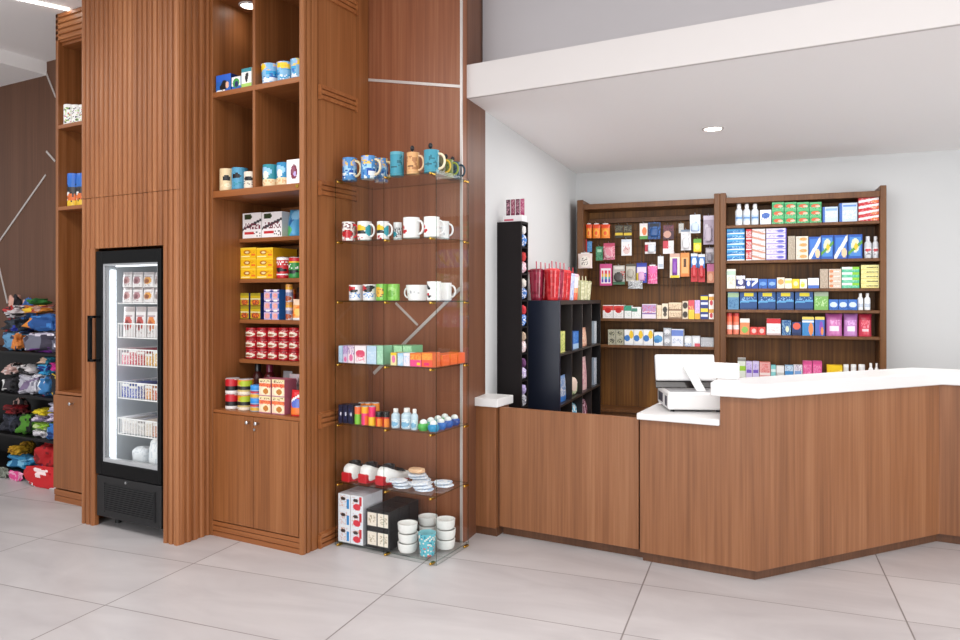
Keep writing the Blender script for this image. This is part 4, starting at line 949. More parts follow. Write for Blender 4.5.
# ================================================================== clothes and soft toys
def clo(a, b, y0, z0, v, d, spec, nm, lb):
    x0, z1 = FC.hit(a, y0, v); x1, _ = FC.hit(b, y0, v)
    k_lump(FC, (x0 + x1) / 2, v, z0 + .001, (x1 - x0) * .985, d, z1 - z0 - .001, spec, nm, lb, 'soft toy' if nm == 'soft_toy' else 'clothes', 'soft toys' if nm == 'soft_toy' else 'folded clothes', fold=0 if nm == 'soft_toy' else 9, ex=.8 if nm == 'soft_toy' else .5, amp=.45)
    return z1
S_, T_, W_, P_ = 'folded_shirt', 'soft_toy', 'folded_towel', 'folded_trousers'
PILES = [  # shelf height, front, depth, pile from the bottom up: x0, x1, y of the top, art, name, label
    (CZ[3], 3.46, .2, [(-3, 16.5, 331, '5f8fb4|m0,0,1,1,d8c8b8,.3|e.8,.5,.25,.3,c87838|m0,0,1,1,2a3a58,.3', S_, 'pale blue folded shirt with an orange patch at the front of the upper shelf'),
        (-2, 16, 318, '2a3440|m0,0,1,1,2f7a3e,.3|m0,0,1,1,14161c,.3|e.7,.3,.2,.2,2a3aa0', S_, 'dark folded shirt with green marks beside the blue towel'), (-2, 9, 305, 'cfc8ca|e.4,.7,.5,.2,b83838|m0,0,1,1,2a2426,.2', T_, 'white and red soft toy at the edge of the pile')]),
    (CZ[3], 3.46, .2, [(17.5, 60, 331, 'b8b0c0|d.6,-.2,.14,6a6a7a|m0,0,1,1,e2dee6,.35|e.6,.25,.25,.2,6a2080|m0,0,1,1,3a3444,.2', S_, 'white and purple folded shirt along the front of the upper clothes shelf'),
        (17.5, 59, 313, '235a9c|d.9,-.6,.1,3a78bc|m0,0,.4,.6,1a3c78,.3|m0,0,1,1,1c4a88,.3|e.1,.6,.14,.3,e08a30', W_, 'bright blue folded towel on top of the white and purple shirt'),
        (17.5, 37, 305, 'c87a28|d.2,.6,.14,e0b828|m0,0,1,1,b04844,.3|e.8,.6,.2,.2,d0a898', S_, 'orange and yellow folded shirt on the top of the pile'), (22, 31, 298, '2f7a34|m0,0,1,1,1e5a26,.35', T_, 'green soft toy on top of the orange and yellow shirt')]),
    (CZ[3], 3.68, .14, [(1.5, 13, 294, '1e1a20|e.5,.8,.34,.12,d0a090|m0,0,1,.6,8a1a20,.3', T_, 'black and pink soft toy sitting behind the pale blue shirt')]),
    (CZ[3], 3.68, .14, [(14, 24, 297, '3f6aa8|e.3,.8,.3,.14,c89a90|m0,0,1,1,1e2a50,.2', T_, 'blue soft toy sitting behind the clothes on the upper shelf')]),
    (CZ[2], 3.46, .2, [(-3, 12, 375, '18161a|e.3,.5,.2,.14,d0d0d0|m0,0,1,1,2e2c32,.3', S_, 'black folded shirt on the middle clothes shelf'), (-2, 8, 363, 'cca8a0|m0,0,1,1,e4dcdc,.3|m0,0,1,1,2a2426,.2', T_, 'pale pink soft toy at the edge of the middle shelf')]),
    (CZ[2], 3.46, .2, [(12.5, 32, 374, 'b0aeb8|m0,0,1,1,8a8896,.35|d.3,.4,.06,7a6a88|m0,0,1,1,dcdae2,.2', S_, 'grey folded shirt on the middle clothes shelf'), (13, 22, 364, 'dcd6d6|m0,0,1,1,1e1c1e,.35', T_, 'white and black soft toy on the middle shelf')]),
    (CZ[2], 3.46, .2, [(32.5, 45.5, 375, '3a78b0|m0,0,1,1,1a3078,.3|m.3,0,1,1,b8345f,.25|m0,0,1,1,d8e4ec,.15', S_, 'blue folded shirt with magenta marks on the middle clothes shelf'), (32.5, 45.5, 364, '3094c4|m0,0,1,1,e4eef2,.25|m0,0,1,1,1a3078,.2', S_, 'cyan and white folded shirt on the middle shelf'), (32.5, 45.5, 356.5, '2f8098|e.3,.5,.34,.34,d8b8a0|m.5,0,1,1,1e5a70,.3', W_, 'teal rolled towel with a peach end')]),
    (CZ[2], 3.46, .2, [(46, 58, 372, '1a181e|m0,.3,1,.8,b89828,.3|r.1,.1,.8,.2,e0e0e0', S_, 'black folded shirt with yellow marks beside the narrow cabinet'), (46, 58, 362, 'b8207c|m0,0,1,1,781858,.35', S_, 'magenta rolled shirt on top of the middle shelf pile')]),
    (CZ[1], 3.46, .2, [(-3, 11, 414, '22242f|m0,0,1,1,323646,.4', P_, 'dark navy folded trousers on the lower clothes shelf'), (-3, 11, 405, '8a1018|m0,0,1,1,5a0c12,.35', S_, 'dark red folded shirt on the lower clothes shelf')]),
    (CZ[1], 3.46, .2, [(11.5, 27, 414, '4a8424|m0,0,1,1,b8b832,.35|m0,0,1,1,141c12,.35', S_, 'lime and black folded shirt on the lower clothes shelf')]),
    (CZ[1], 3.46, .2, [(27.5, 43.5, 429, 'd6d2d6|m0,0,1,1,a8a4ac,.3', S_, 'white folded shirt at the bottom of the lime pile'), (27.5, 43.5, 422, '8ab82f|m0,0,1,1,b8c88a,.3', S_, 'lime green folded shirt in the middle of its pile'), (27.5, 43.5, 415, 'c8bccc|m0,0,1,1,7a6a88,.3', S_, 'pale lavender folded shirt above the lime green one'), (29, 43.5, 408, 'd8c01a|m0,0,1,1,b8a414,.3', S_, 'yellow folded shirt at the top of its pile')]),
    (CZ[1], 3.46, .2, [(44, 57, 422, '2f6aac|m0,0,1,1,7aa0d0,.3|m0,0,1,1,1e3a70,.2', S_, 'blue folded shirt beside the narrow cabinet on the lower shelf'), (44, 57, 413, 'cbbfd4|m0,0,1,1,8a7a98,.3', S_, 'lilac grey folded shirt on the blue one'), (44, 57, 402, 'a8a4b8|m0,0,1,1,ccc8d4,.35', S_, 'pale grey folded shirt on top of the lilac one')]),
    (CZ[1], 3.66, .13, [(8, 20, 396, 'c8988e|e.5,.8,.3,.14,d8b0a4|m0,0,1,1,1e181a,.3', T_, 'pink soft toy sitting behind the dark trousers')]),
    (CZ[0], 3.46, .2, [(1, 27, 455, '3080ac|d.2,.6,.1,74b0d0|m0,0,1,1,1e6490,.3', S_, 'sky blue folded shirt on the bottom shelf'), (2, 10.5, 446, 'c89820|m0,0,1,1,a87814,.3', T_, 'round yellow soft toy at the front of the bottom shelf')]),
    (CZ[0], 3.68, .14, [(15, 25, 441, 'b88a1a|m0,0,1,1,98680f,.3', T_, 'yellow soft toy set back on the bottom shelf')]),
    (CZ[0], 3.46, .2, [(28, 57, 441, 'b0151b|m0,.3,1,1,ece4e4,.16|e.4,.2,.16,.2,3456b0|m0,0,1,1,7a0c12,.25', T_, 'large red soft toy with white spots on the bottom shelf')])]
for zb_, v, d, pile in PILES:
    for p_ in pile: zb_ = clo(p_[0], p_[1], p_[2], zb_, v, d, *p_[3:])
for a, b, y0, y1, v, d, spec, nm, lb in ((22, 60, 463, 484, 3.38, .06, 'c41a22|m0,.1,1,.35,f0e8e8,.22|m.2,.5,.9,.8,f0d8d8,.12|Sa0141c', 'bag', 'red bag with white speckles standing on the floor'), (8, 21, 470, 480, 3.41, .04, 'd8488a|m0,0,1,1,e8a0c0,.35|Sc03a78', 'bag', 'small pink bag on the floor beside the red bag'), (-6, 7, 466, 478.5, 3.41, .04, '6a6e64|m0,0,1,1,8a9084,.3|S5a5e54', 'bag', 'grey green bag on the floor under the clothes')):
    x0, z1 = FC.hit(a, y0, v); x1, _ = FC.hit(b, y1, v)
    k_lump(FC, (x0 + x1) / 2, v - .01, .001, x1 - x0, d, z1, spec, nm, lb, 'bag', None, ex=.55, amp=.4)
# ================================================================== nook: tower shelf, cube shelf
for k, z in enumerate(TZ[:7]):
    tt = thing('hanging_toy', '%s soft toy in the tower shelf, %s cell from the top' % (('white and blue', 'red and pink', 'cream and blue', 'red and blue', 'beige and pink', 'purple and white', 'lilac and grey')[k], ORD[k]), 'toy', (-2.088, 4.511, z + .001), PI / 2, 'soft toys in the tower shelf')
    c = (('eae6e4', '4a80c8'), ('c83a3a', 'e8b8c4'), ('d8d0c8', '3a6ab0'), ('c8303a', '4a80d0'), ('b8a08a', 'e6c8c8'), ('6a3a6a', 'c8b8e0'), ('b8a8d8', '8a8a9a'))[k]
    mb = MB(); lump_mesh(mb, .068, .07, .085, c[1] + '|n0,0,1,1,f0f0f4,.25', k, ex=.8, amp=.2); mb.build('body', None, tt)
    mb = MB(); lump_mesh(mb, .05, .05, .065, c[0], k + 3, ex=.9, amp=.2); mb.v = [(x, y, z_ + .08) for x, y, z_ in mb.v]; mb.build('head', None, tt)
tt = thing('pen_tray', 'white tray holding four maroon and pink cards on top of the black tower shelf', 'tray', (-2.2, 4.50, 2.0225))
xa, za = FC.hit(503, 213, 4.48); xb, _ = FC.hit(522, 213, 4.48)
MB().box(xa + 2.2, -.02, 0, xb + 2.2, .06, .045).build('tray', pm('ece8ea', .35), tt, bevel=.002)
MB().box(xa + 2.2 + .01, -.0205, .008, xa + 2.28, -.02, .02).build('print', pm('d0506a', .35), tt)
for k in range(4):
    art_box(MB(), .03, .004, .12, ('4a1a30', '7a2440', '5a1a34', 'a83a66')[k] + '|n.1,.2,.9,.95,d8a0b0,.3', k).build('card', None, tt, loc=(xa + 2.2 + .02 + .036 * k, .02, .04))
def cup(x, y, z, r, h, cbody, clid, straw, lb, grp, spec=None):
    tt = thing('straw_tumbler', lb, 'tumbler', FK.pt(x, y, z), FK.a, grp)
    SEED[0] += 1; fn = art(spec or (cbody + '|n0,.1,1,.95,' + clid + ',.35'), SEED[0])[0]
    MB().lathe([(r * .72, 0)] + [(r * (.74 + .26 * k / 10), h * .9 * k / 10 + .002) for k in range(11)], fn=lambda a, k: pm(fn((a * 3) % 1, k / 10), .2), n=20).build('cup', None, tt)
    MB().lathe([(r * 1.03, h * .902), (r * 1.03, h * .96), (r * .8, h)], pm(clid, .25), n=20).build('lid', None, tt)
    mb = MB(); mb.tube([(0, 0, h * .7), (.006, .004, h * 1.24)], .0045, n=8); mb.build('straw', pm(straw, .3), tt)
zk = KT + .001
CRM, RD = ('a8304a', '8a1c34'), ('c01c24', 'd83a3e')
cups = [(.075 + .118 * i, .075 + .118 * j, (RD, CRM)[(i + j) % 2 if i < 3 else 0], ('red', 'crimson')[(i + j) % 2 if i < 3 else 0]) for i in range(4) for j in (range(2) if i else range(3))]
for i, (x, y, cc, nm) in enumerate(cups):
    cup(x, y, zk, .056, .232, cc[0], cc[1], 'c8566a', 'studded %s straw tumbler, %s row from the gate, %s' % (nm, ORD[round((x - .075) / .118)], 'at the shelf front' if y < .1 else 'nearest the wall' if y > .25 else 'behind the front one'), 'studded red tumblers on the cube shelf')
cup(.57, .07, zk, .045, .212, 'c8d0ec', 'aab4dc', 'c8566a', 'pale blue white tumbler after the red tumblers', None)
cup(.70, .07, zk, .046, .212, 'f0d8dc', 'e8b0b8', 'c8404a', 'white and coral tumbler on the cube shelf', None, 'f2dfe2|r0,0,1,.42,ee6a4a|r0,.4,1,.5,f4a878')
for k in range(3): cup(.92 + .125 * k, .07, zk, .05, .165, 'c9c7a0', 'b5b48a', 'd8d2b0', 'pale olive see through tumbler, %s after the coral one' % ORD[k], 'olive tumblers on the cube shelf', 'c6c39a|n0,0,1,1,e0dcb8,.35|r.4,0,.55,1,a8a878')
def cell(col, z, a, b, yt, spec, kind, nm, lb, cat, dp=.05, ly=.03):
    x0, z1 = FK.hit(a, yt, ly); x1, _ = FK.hit(b, yt, ly)
    c0, c1 = .03 + 1.41 * col / 4 + .012, .03 + 1.41 * (col + 1) / 4 - .012
    x0 = max(x0, c0); x1 = min(x1, c1)
    z1 = min(z1, z + .33)
    if x1 - x0 < .05: x0, x1 = (c0 + c1) / 2 - .05, (c0 + c1) / 2 + .05
    KIND[kind](FK, (x0 + x1) / 2, ly, z + .001, x1 - x0, dp, z1 - z, spec, nm, lb, cat, None)
cell(0, KS[0], 560, 565, 332, 'd8d880|n0,.1,1,.9,9ab04a,.35|Sc8c870', 'box', 'carton', 'yellow green carton in the upper row of the cube shelf', 'box')
cell(1, KS[0], 573, 582.6, 332, '2f6fc4|r0,0,1,.3,a8c8e8|n.1,.4,.9,.9,6aa0e0,.3|S2458a0', 'box', 'carton', 'blue carton in the upper row of the cube shelf', 'box')
cell(2, KS[0], 584, 589.6, 328, 'd8a088|n0,.1,1,.9,e8c8b0,.35|Sb87a68', 'pouch', 'bag', 'peach packet in the upper row of the cube shelf', 'packet')
cell(3, KS[0], 594.4, 599.4, 321.5, 'c4ccd4|n0,.1,1,.9,e8ecf0,.35|Sa8b4c0', 'box', 'carton', 'tall pale grey carton in the upper row, farthest cell', 'box')
cell(0, KS[1], 560.5, 569, 377.5, '7a9ac8|n0,.1,1,.9,d8d8e0,.35|r0,0,1,.2,3a7ac8|S5a7ab0', 'pouch', 'bag', 'blue grey packet in the second row, nearest cell', 'packet')
cell(1, KS[1], 572.5, 580, 379, 'c8d0a8|n0,0,1,1,4a6a3a,.25|e.4,.7,.4,.3,e8d0c0', 'lump', 'soft_toy', 'cream and green soft toy in the second row', 'soft toy', .09)
cell(2, KS[1], 584.6, 591.4, 357.5, 'e0b8b8|n0,.1,1,.9,c88a9a,.35|Sb88a94', 'pouch', 'bag', 'tall pink packet in the second row', 'packet')
cell(3, KS[1], 594, 599.6, 358.5, 'b8c2d0|n0,.1,1,.9,e0e4ec,.35|S98a4b4', 'box', 'carton', 'tall grey blue carton in the second row, farthest cell', 'box')
cell(1, KS[2], 572.5, 580, 405, '5ab0d0|n0,0,1,1,e8f0f4,.25', 'lump', 'soft_toy', 'sky blue soft toy in the third row of the cube shelf', 'soft toy', .09)
cell(2, KS[2], 585.5, 595, 399.5, '6a2438|n0,0,1,1,e0b8c8,.35', 'lump', 'soft_toy', 'maroon and pink soft toy in the third row', 'soft toy', .09)
# ================================================================== nook: packets hanging on the pegboard
def hang(X0, X1, Y0, Y1, spec, name, cat, lb, group=None, blister=None, ly=-.20, rnd=False, bspec=None):
    a, b, y0, y1 = 570 + X0 / 5.82, 570 + X1 / 5.82, 190 + Y0 / 5.82, 190 + Y1 / 5.82
    x0, z1 = FB.hit(a, y0, ly); x1, z0 = FB.hit(b, y1, ly); x0, x1 = (max(x0, .143), min(x1, 1.315)) if ly > -.3 else (x0, x1); wd, h = (x1 - x0) * .96, z1 - z0
    tt = thing(name, lb, cat, FB.pt((x0 + x1) / 2, ly, z0), TT, group)
    SEED[0] += 1
    if name.endswith('pouch') or name.endswith('bag'):
        f = k_pouch(FB, 0, 0, 0, wd, .035, h * .93, spec, 'pouch', 'x', 'x', None)
        for k in ('label', 'category', 'group'):
            if k in f: del f[k]
        f.parent = tt; f.location = (0, -.018, 0); f.rotation_euler = (0, 0, 0)
        art_box(MB(), wd * .6, .002, h * .1, 'w', 1, 3, 3).build('header_card', None, tt, loc=(0, 0, h * .9))
    else:
        art_box(MB(), wd, .003, h, spec, SEED[0]).build('card', None, tt)
        if blister:
            bx0, bz0, bx1, bz1, c = blister
            mb = MB(); lump_mesh(mb, (bx1 - bx0) * wd, .028, (bz1 - bz0) * h, bspec or c, SEED[0], ex=.5, amp=.05, rough=.25)
            mb.build('blister', None, tt, loc=((bx0 + bx1 - 1) / 2 * wd, -.0305, bz0 * h))
    xm = max((x0 + x1) / 2, .15)
    mb = MB(); mb.tube([(xm, -.045, z1 + .0035), (xm, ly - .03, z1 + .0035), (xm, ly - .04, z1 + .013)], .0025, n=6)
    mb.build('hook', M_STEEL, tL, (.08, -.3, 0))
OP = 'f0862a|r0,.7,1,1,e8502a|e.5,.4,.35,.25,f6b040|e.5,.35,.2,.15,f0602a|Se07a2a'
for i, (a, b) in enumerate(((80, 128), (130, 178), (180, 234))): hang(a, b, 195, 280, OP, 'snack_pouch', 'packet', 'orange pouch hanging in the top row, %s from the bookcase end post' % ORD[i], 'orange pouches')
for i, (a, b) in enumerate(((262, 308), (312, 360))): hang(a, b, 205, 278, '3a3428|r0,.2,1,.42,d8b830|n0,.5,1,.9,7a7460,.35', 'battery_pack', 'packet', 'black packet with a yellow stripe, %s after the orange pouches' % ORD[i], 'black and yellow packets')
hang(405, 452, 195, 285, 'f0e6da|r0,0,1,.2,5a9a4a|e.6,.5,.3,.25,e8804a|r0,.8,1,1,e8e0e0', 'hanging_packet', 'packet', 'white packet with an orange spot and green foot')
hang(455, 528, 190, 285, '1e3a68|n0,0,1,1,3a70b8,.35|r.1,.75,.9,.95,141a2a', 'hanging_packet', 'packet', 'dark blue packet beside the white and green one', None, (.15, .15, .85, .65, '24508a'))
hang(540, 605, 205, 286, '4a2e38|e.4,.35,.35,.25,c89a8a|n0,.6,1,1,7a3a48,.4', 'hanging_packet', 'packet', 'dark mauve packet with a peach spot')
hang(632, 662, 195, 250, 'd8d8d4|n0,0,1,1,b8b8b4,.2', 'hanging_packet', 'packet', 'small grey packet in the top row over the white sachet', ly=-.15)
hang(645, 705, 232, 350, 'eceaea|r0,.9,1,1,8a9ab0|e.5,.3,.4,.2,dadada|n.1,.5,.9,.8,c0c0c8,.2', 'hanging_packet', 'packet', 'long white packet with a grey header', None, (.15, .08, .85, .6, 'dcdcde'))
hang(697, 760, 145, 250, 'e4ecf4|e.5,.85,.45,.2,f6f6f8|r.1,.1,.9,.4,8ab0e0|n.2,.4,.8,.7,7a9ad0,.3', 'hanging_packet', 'packet', 'white and pale blue packet hanging highest', None, (.15, .1, .85, .55, 'c4d4ec'), ly=-.245)
hang(775, 845, 150, 316, 'b8a8bc|r0,.85,1,1,d8cce0|n.1,.1,.9,.7,8a7a92,.3|r.15,.15,.45,.7,d8d0dc', 'hanging_packet', 'packet', 'tall mauve grey packet against the central post', None, (.2, .1, .8, .6, 'c4b8c8'))
hang(718, 765, 285, 362, 'e8d82a|r0,.7,1,1,6aaa3a|e.5,.4,.3,.2,f2ea70|r0,0,1,.12,d8a020', 'hanging_packet', 'packet', 'bright yellow packet with a green top')
hang(45, 132, 365, 455, 'e6d4cc|e.5,.45,.36,.4,efe6dc|n.3,.2,.7,.7,5a4a44,.25|Sc83a4a', 'travel_bag', 'packet', 'cream bag with a red edge nearest the end post', None, ly=-.33)
hang(74, 98, 288, 362, 'c8303a|n0,0,1,1,e06a70,.25', 'hanging_packet', 'packet', 'narrow red packet above the cream bag')
hang(100, 128, 300, 360, '4a8ac8|n0,0,1,1,8ab8e0,.25', 'hanging_packet', 'packet', 'narrow blue packet above the cream bag')
hang(150, 192, 330, 410, '5aa078|n0,0,1,1,2f7a54,.35|r.2,.6,.8,.8,a8d8b8', 'hanging_packet', 'packet', 'green packet in the second row')
hang(194, 262, 310, 405, 'd86a84|n0,0,1,1,f0c0c8,.35|r0,.8,1,1,c04a68|Sc05070', 'hanging_packet', 'packet', 'pink packet beside the green one', None, (.1, .1, .9, .75, 'e08a9c'), bspec='e08a9c|n0,0,1,1,f0d0d4,.3')
hang(298, 360, 288, 381, 'f0eded|e.5,.3,.3,.2,e4c8c4|n.2,.3,.8,.7,c86a6a,.16|r0,.85,1,1,d8e0e8', 'hanging_packet', 'packet', 'white packet with a faint red print, alone below the black and yellow ones')
hang(435, 500, 305, 370, 'eae4e4|r0,.2,.3,.8,c83a4a|n.3,.2,1,.8,8ab0c8,.3', 'hanging_packet', 'packet', 'white packet with a red side under the dark blue one', None, (.3, .1, .95, .8, 'd8dce2'))
hang(540, 605, 296, 370, 'f0e8e8|r0,.4,.5,1,c8404e|n.4,.1,1,.6,d0c0c8,.3', 'hanging_packet', 'packet', 'white packet with a red corner under the mauve one')
hang(510, 545, 386, 458, 'e8eaec|r.1,.1,.9,.4,b8c4d0|e.5,.7,.3,.2,fafafa', 'hanging_packet', 'packet', 'small white packet in the lower middle')
hang(172, 246, 431, 556, 'd0508a|r.12,.1,.88,.8,f2e8ee|r.15,.55,.85,.7,e04a5a|r.15,.42,.85,.55,e8b040|r.15,.28,.85,.42,4aa8b0|r.15,.14,.85,.28,5a4ab0|r.3,.1,.38,.8,f2e8ee|r.6,.1,.68,.8,f2e8ee', 'hanging_packet', 'packet', 'magenta framed card with rainbow coloured strips')
hang(250, 320, 440, 550, 'b8b4ac|e.45,.4,.4,.25,2a2a2c|n.5,.3,1,.7,c83a3a,.3|r0,0,1,.15,4a7a5a|r.1,.8,.9,.95,e0dcd6', 'hanging_packet', 'packet', 'grey card with a black and red blister', None, (.15, .15, .85, .6, '4a4644'))
hang(325, 382, 430, 530, 'cfc9bc|e.5,.5,.3,.2,8a8478|r0,.85,1,1,5a5448|n.1,.1,.9,.4,a8a294,.3', 'hanging_packet', 'packet', 'beige grey card beside the black and red one', None, (.2, .2, .8, .7, 'b0aa9e'))
hang(386, 448, 425, 540, '3a4ab0|r.05,.5,.95,.8,e6d8e8|n.1,.1,.9,.5,e07ab0,.35|r0,.9,1,1,2a3a98|r0,.1,.2,.5,e8d040', 'hanging_packet', 'packet', 'blue and pink card in the lowest row', None, (.2, .1, .8, .55, 'd8a8d0'))
hang(450, 510, 435, 545, 'e2508e|n0,0,1,1,f0a0c0,.3|e.5,.75,.4,.2,e86aa8|S2a4ab8', 'gift_bag', 'packet', 'hot pink bag in the lowest row')
hang(335, 425, 528, 575, 'a8aaac|n0,0,1,1,e0e2e4,.35|n0,0,1,1,6a6c6e,.2', 'foil_pouch', 'packet', 'crumpled silver pouch hanging lowest under the beige card', ly=-.235)
hang(580, 640, 370, 510, 'efe6d0|r.25,.1,.75,.8,7a3aa0|r.05,.0,.95,.1,e8d030|r0,.85,1,1,d8b0a0|e.5,.4,.18,.3,a85ac8', 'hanging_packet', 'packet', 'cream card with a purple blister', None, (.28, .15, .72, .7, '8a4ab0'))
hang(642, 696, 366, 504, 'e8924a|r.15,.15,.85,.8,f0b070|r.35,.4,.65,.75,5a3a20|r0,.0,1,.1,d87a3a', 'hanging_packet', 'packet', 'orange card with a dark slot beside the purple blister')
hang(703, 743, 370, 534, 'c82a30|r0,.48,1,.92,3a7ac8|e.5,.72,.35,.14,e8eef4|r0,.2,1,.45,d8303a|r0,.92,1,1,f0f0f0', 'hanging_packet', 'packet', 'blue and red packet on the side of the orange card', 'blue and red packets', (.2, .15, .8, .6, 'c43038'))
hang(746, 786, 374, 536, 'c82a30|r0,.48,1,.92,3a7ac8|e.5,.72,.35,.14,e8eef4|r0,.2,1,.45,d8303a|r0,.92,1,1,f0f0f0', 'hanging_packet', 'packet', 'blue and red packet on the side of the central post', 'blue and red packets', (.2, .15, .8, .6, 'c43038'))
hang(788, 844, 336, 425, 'a8a2a8|n0,0,1,1,7a747c,.3|r.1,.7,.9,.9,d0c8d0', 'hanging_packet', 'packet', 'grey packet under the tall mauve one', None, (.2, .1, .8, .6, '8a8490'))
hang(797, 846, 430, 540, 'd88a6a|r0,.6,1,1,c86a9a|e.5,.3,.3,.2,e8b090', 'hanging_packet', 'packet', 'salmon and pink packet hanging lowest by the central post')
# ================================================================== nook: pegboard bookcase shelves
LY = -.275
LIM[:] = [.142, 1.316, 99]
row(FB, LY, 1.311, [
    ('box', 602.8, 613, 305, 'f4f0ee|r0,.62,1,.95,d8443c|e.5,.6,.3,.2,c01a1a|n.1,.1,.9,.4,d8d4d4,.3|Sw', 'medicine_box', 'box', 'low white and red box nearest the end post'),
    ('box', 613.4, 623.6, 305, 'f4f0ee|r0,.62,1,.95,d8443c|e.5,.6,.3,.2,c01a1a|n.1,.1,.9,.4,d8d4d4,.3|Sw', 'medicine_box', 'box', 'low white and red box, second from the end post'),
    ('box', 624.4, 631.4, 305.6, 'f0f2f0|r0,.6,1,1,3a9a7a|n.1,.2,.9,.5,c8d8d0,.3|Sw', 'medicine_box', 'box', 'white box with a green top after the red ones'),
    ('box', 631.8, 641, 307, 'f2f4f2|r0,.6,.6,.9,4a8a74|n.1,.2,.9,.5,c8d8d0,.3|Sw', 'medicine_box', 'box', 'white box with a green corner below the silver pouch'),
    ('box', 642, 656, 304, 'ece2ec|r0,.5,1,.95,b896c4|n0,.4,1,.9,d8607a,.25|r0,.3,1,.4,8a6aa8|Sw', 'medicine_box', 'box', 'white and mauve box on the upper pegboard shelf'),
    ('box', 656.6, 661.6, 305, 'f0dcc0|n0,.2,1,.8,d8b890,.3|Sc', 'medicine_box', 'box', 'small cream box after the mauve one'),
    ('box', 662, 668, 303.5, 'efe0c8|e.5,.6,.4,.2,3a342c|e.5,.3,.3,.14,5a5044|Sc', 'medicine_box', 'box', 'small cream box with a dark print'),
    ('box', 668.6, 681.6, 302.5, 'ead2b4|n0,.2,1,.8,b89a78,.35|r0,0,1,.2,8a6a50|Stn', 'medicine_box', 'box', 'beige box with brown lettering', 2),
    ('box', 682.4, 688, 301, 'e0d0b8|e.5,.5,.45,.36,3a2e26|Sc', 'medicine_box', 'box', 'small box with a dark round print', 2),
    ('box', 688.4, 694.4, 300, 'f0c83a|r0,.5,1,1,d8505a|n0,.4,1,.7,f4e080,.3|Sy', 'medicine_box', 'box', 'yellow and red box on the upper pegboard shelf'),
    ('box', 694.8, 700, 300, 'c8a8dc|r0,0,1,.3,e8b040|n0,.3,1,1,e0c8ec,.3|Slv', 'medicine_box', 'box', 'lilac box on the upper pegboard shelf'),
    ('box', 700.6, 708, 295, '2a3a80|r0,.6,1,.9,e8d040|r0,.2,1,.4,d8dcec|Sdb', 'medicine_box', 'box', 'dark blue and yellow box', 2),
    ('box', 708.8, 714, 294, 'f0e8e4|r0,.5,1,.8,d89a3a|e.5,.3,.3,.2,c83a4a|Sw', 'medicine_box', 'box', 'white box with an orange band by the central post', 2)], 'medicine boxes on the upper pegboard shelf', dp=.11)
for c, (a, b) in enumerate(((608, 615.6), (616, 623.6))):
    row(FB, LY, 1.064, [('box', a, b, 329.5, 'a8a596|e.5,.5,.35,.3,4a4a44|n0,0,1,1,d8d4b0,.3|S98958a', 'medicine_box', 'box', 'grey patterned box in the column %s the end post' % ('nearer' if c == 0 else 'farther from'), 2)], 'grey patterned boxes', dp=.1)
for c, (a, b) in enumerate(((624.4, 633.6), (633.9, 643), (643.3, 653))):
    row(FB, LY, 1.064, [('box', a, b, 329.5, 'f2f2f2|e.75,.68,.24,.26,f0c830|e.3,.45,.3,.2,3a78c0|r0,0,1,.1,e0e4ea|Sw', 'medicine_box', 'box', 'white box with blue and yellow circles, %s from the grey boxes' % ORD[c])], 'white boxes with blue and yellow circles', dp=.1)
row(FB, LY, 1.064, [
    ('box', 654, 663, 332, 'f0f2f4|e.45,.5,.5,.28,5aa0d4|e.3,.35,.3,.16,3a80c0|Sw', 'medicine_box', 'box', 'low white box with a sky blue swirl'),
    ('box', 663.5, 671, 328, 'b8bcc4|e.5,.55,.35,.3,e4e6ea|n0,0,1,.4,6a6a74,.35|Ss', 'medicine_box', 'box', 'silver grey box', 2),
    ('box', 671.4, 683.4, 329, 'e8ecf4|r0,.62,1,.95,6a84cc|n.1,.15,.9,.45,b8c4dc,.3|Sw', 'medicine_box', 'box', 'white box with a periwinkle top band'),
    ('box', 684.4, 691.8, 336, 'dfe2e6|e.4,.6,.3,.2,f4f4f4|n0,0,1,.3,4a8ac8,.35|Ss', 'medicine_box', 'box', 'low pale grey box after the periwinkle one'),
    ('box', 692.2, 700, 336, 'dcdfe4|r.3,0,1,.3,d85a6a|e.5,.6,.3,.2,f4f4f4|Ss', 'medicine_box', 'box', 'low pale grey box with a red foot'),
    ('box', 700.6, 714, 337.5, 'b0b2b6|n.0,.1,1,.5,c8cace,.3|S9a9ca0', 'display_tray', 'tray', 'grey display tray by the central post')], 'medicine boxes on the lower pegboard shelf', dp=.11)
# ================================================================== nook: medicine bookcase
G1 = 'boxes on the top medicine shelf'
LIM[:] = [1.423, 2.619, 99]
for i, (a, b) in enumerate(((735, 742.6), (743.1, 750.4), (751.2, 758.8))):
    row(FB, LY, BZ[0] + .001, [('bottle', a, b, 203.6, 'e4e8ec|r.1,.3,.9,.7,c8d8ec|r.2,.42,.8,.58,6a9ad0|Lf4f4f4', 'medicine_bottle', 'bottle', 'white bottle with a pale blue label on the top shelf, %s from the central post' % ORD[i])], 'white bottles on the top shelf')
row(FB, LY, BZ[0] + .001, [('box', 760, 771.2, 210, 'f0f2f6|e.5,.6,.36,.2,3a62b0|r0,.0,1,.3,d8e0ee|n.1,.3,.9,.8,5a80c8,.2|Sw', 'medicine_box', 'box', 'white and blue box after the white bottles')], dp=.1)
for c in range(4):
    row(FB, LY, BZ[0] + .001, [('box', 771.9 + 12.5 * c, 784 + 12.5 * c, 202.3, '2f9a5a|r0,.75,1,1,5ab878|e.5,.45,.36,.26,d8603a|e.7,.4,.2,.16,e8c0a8|n0,0,1,.3,8ad0a0,.35|S2a8a50', 'medicine_box', 'box', 'green box with an orange print, %s column of the block' % ORD[c], 3)], 'green boxes on the top shelf', dp=.1)
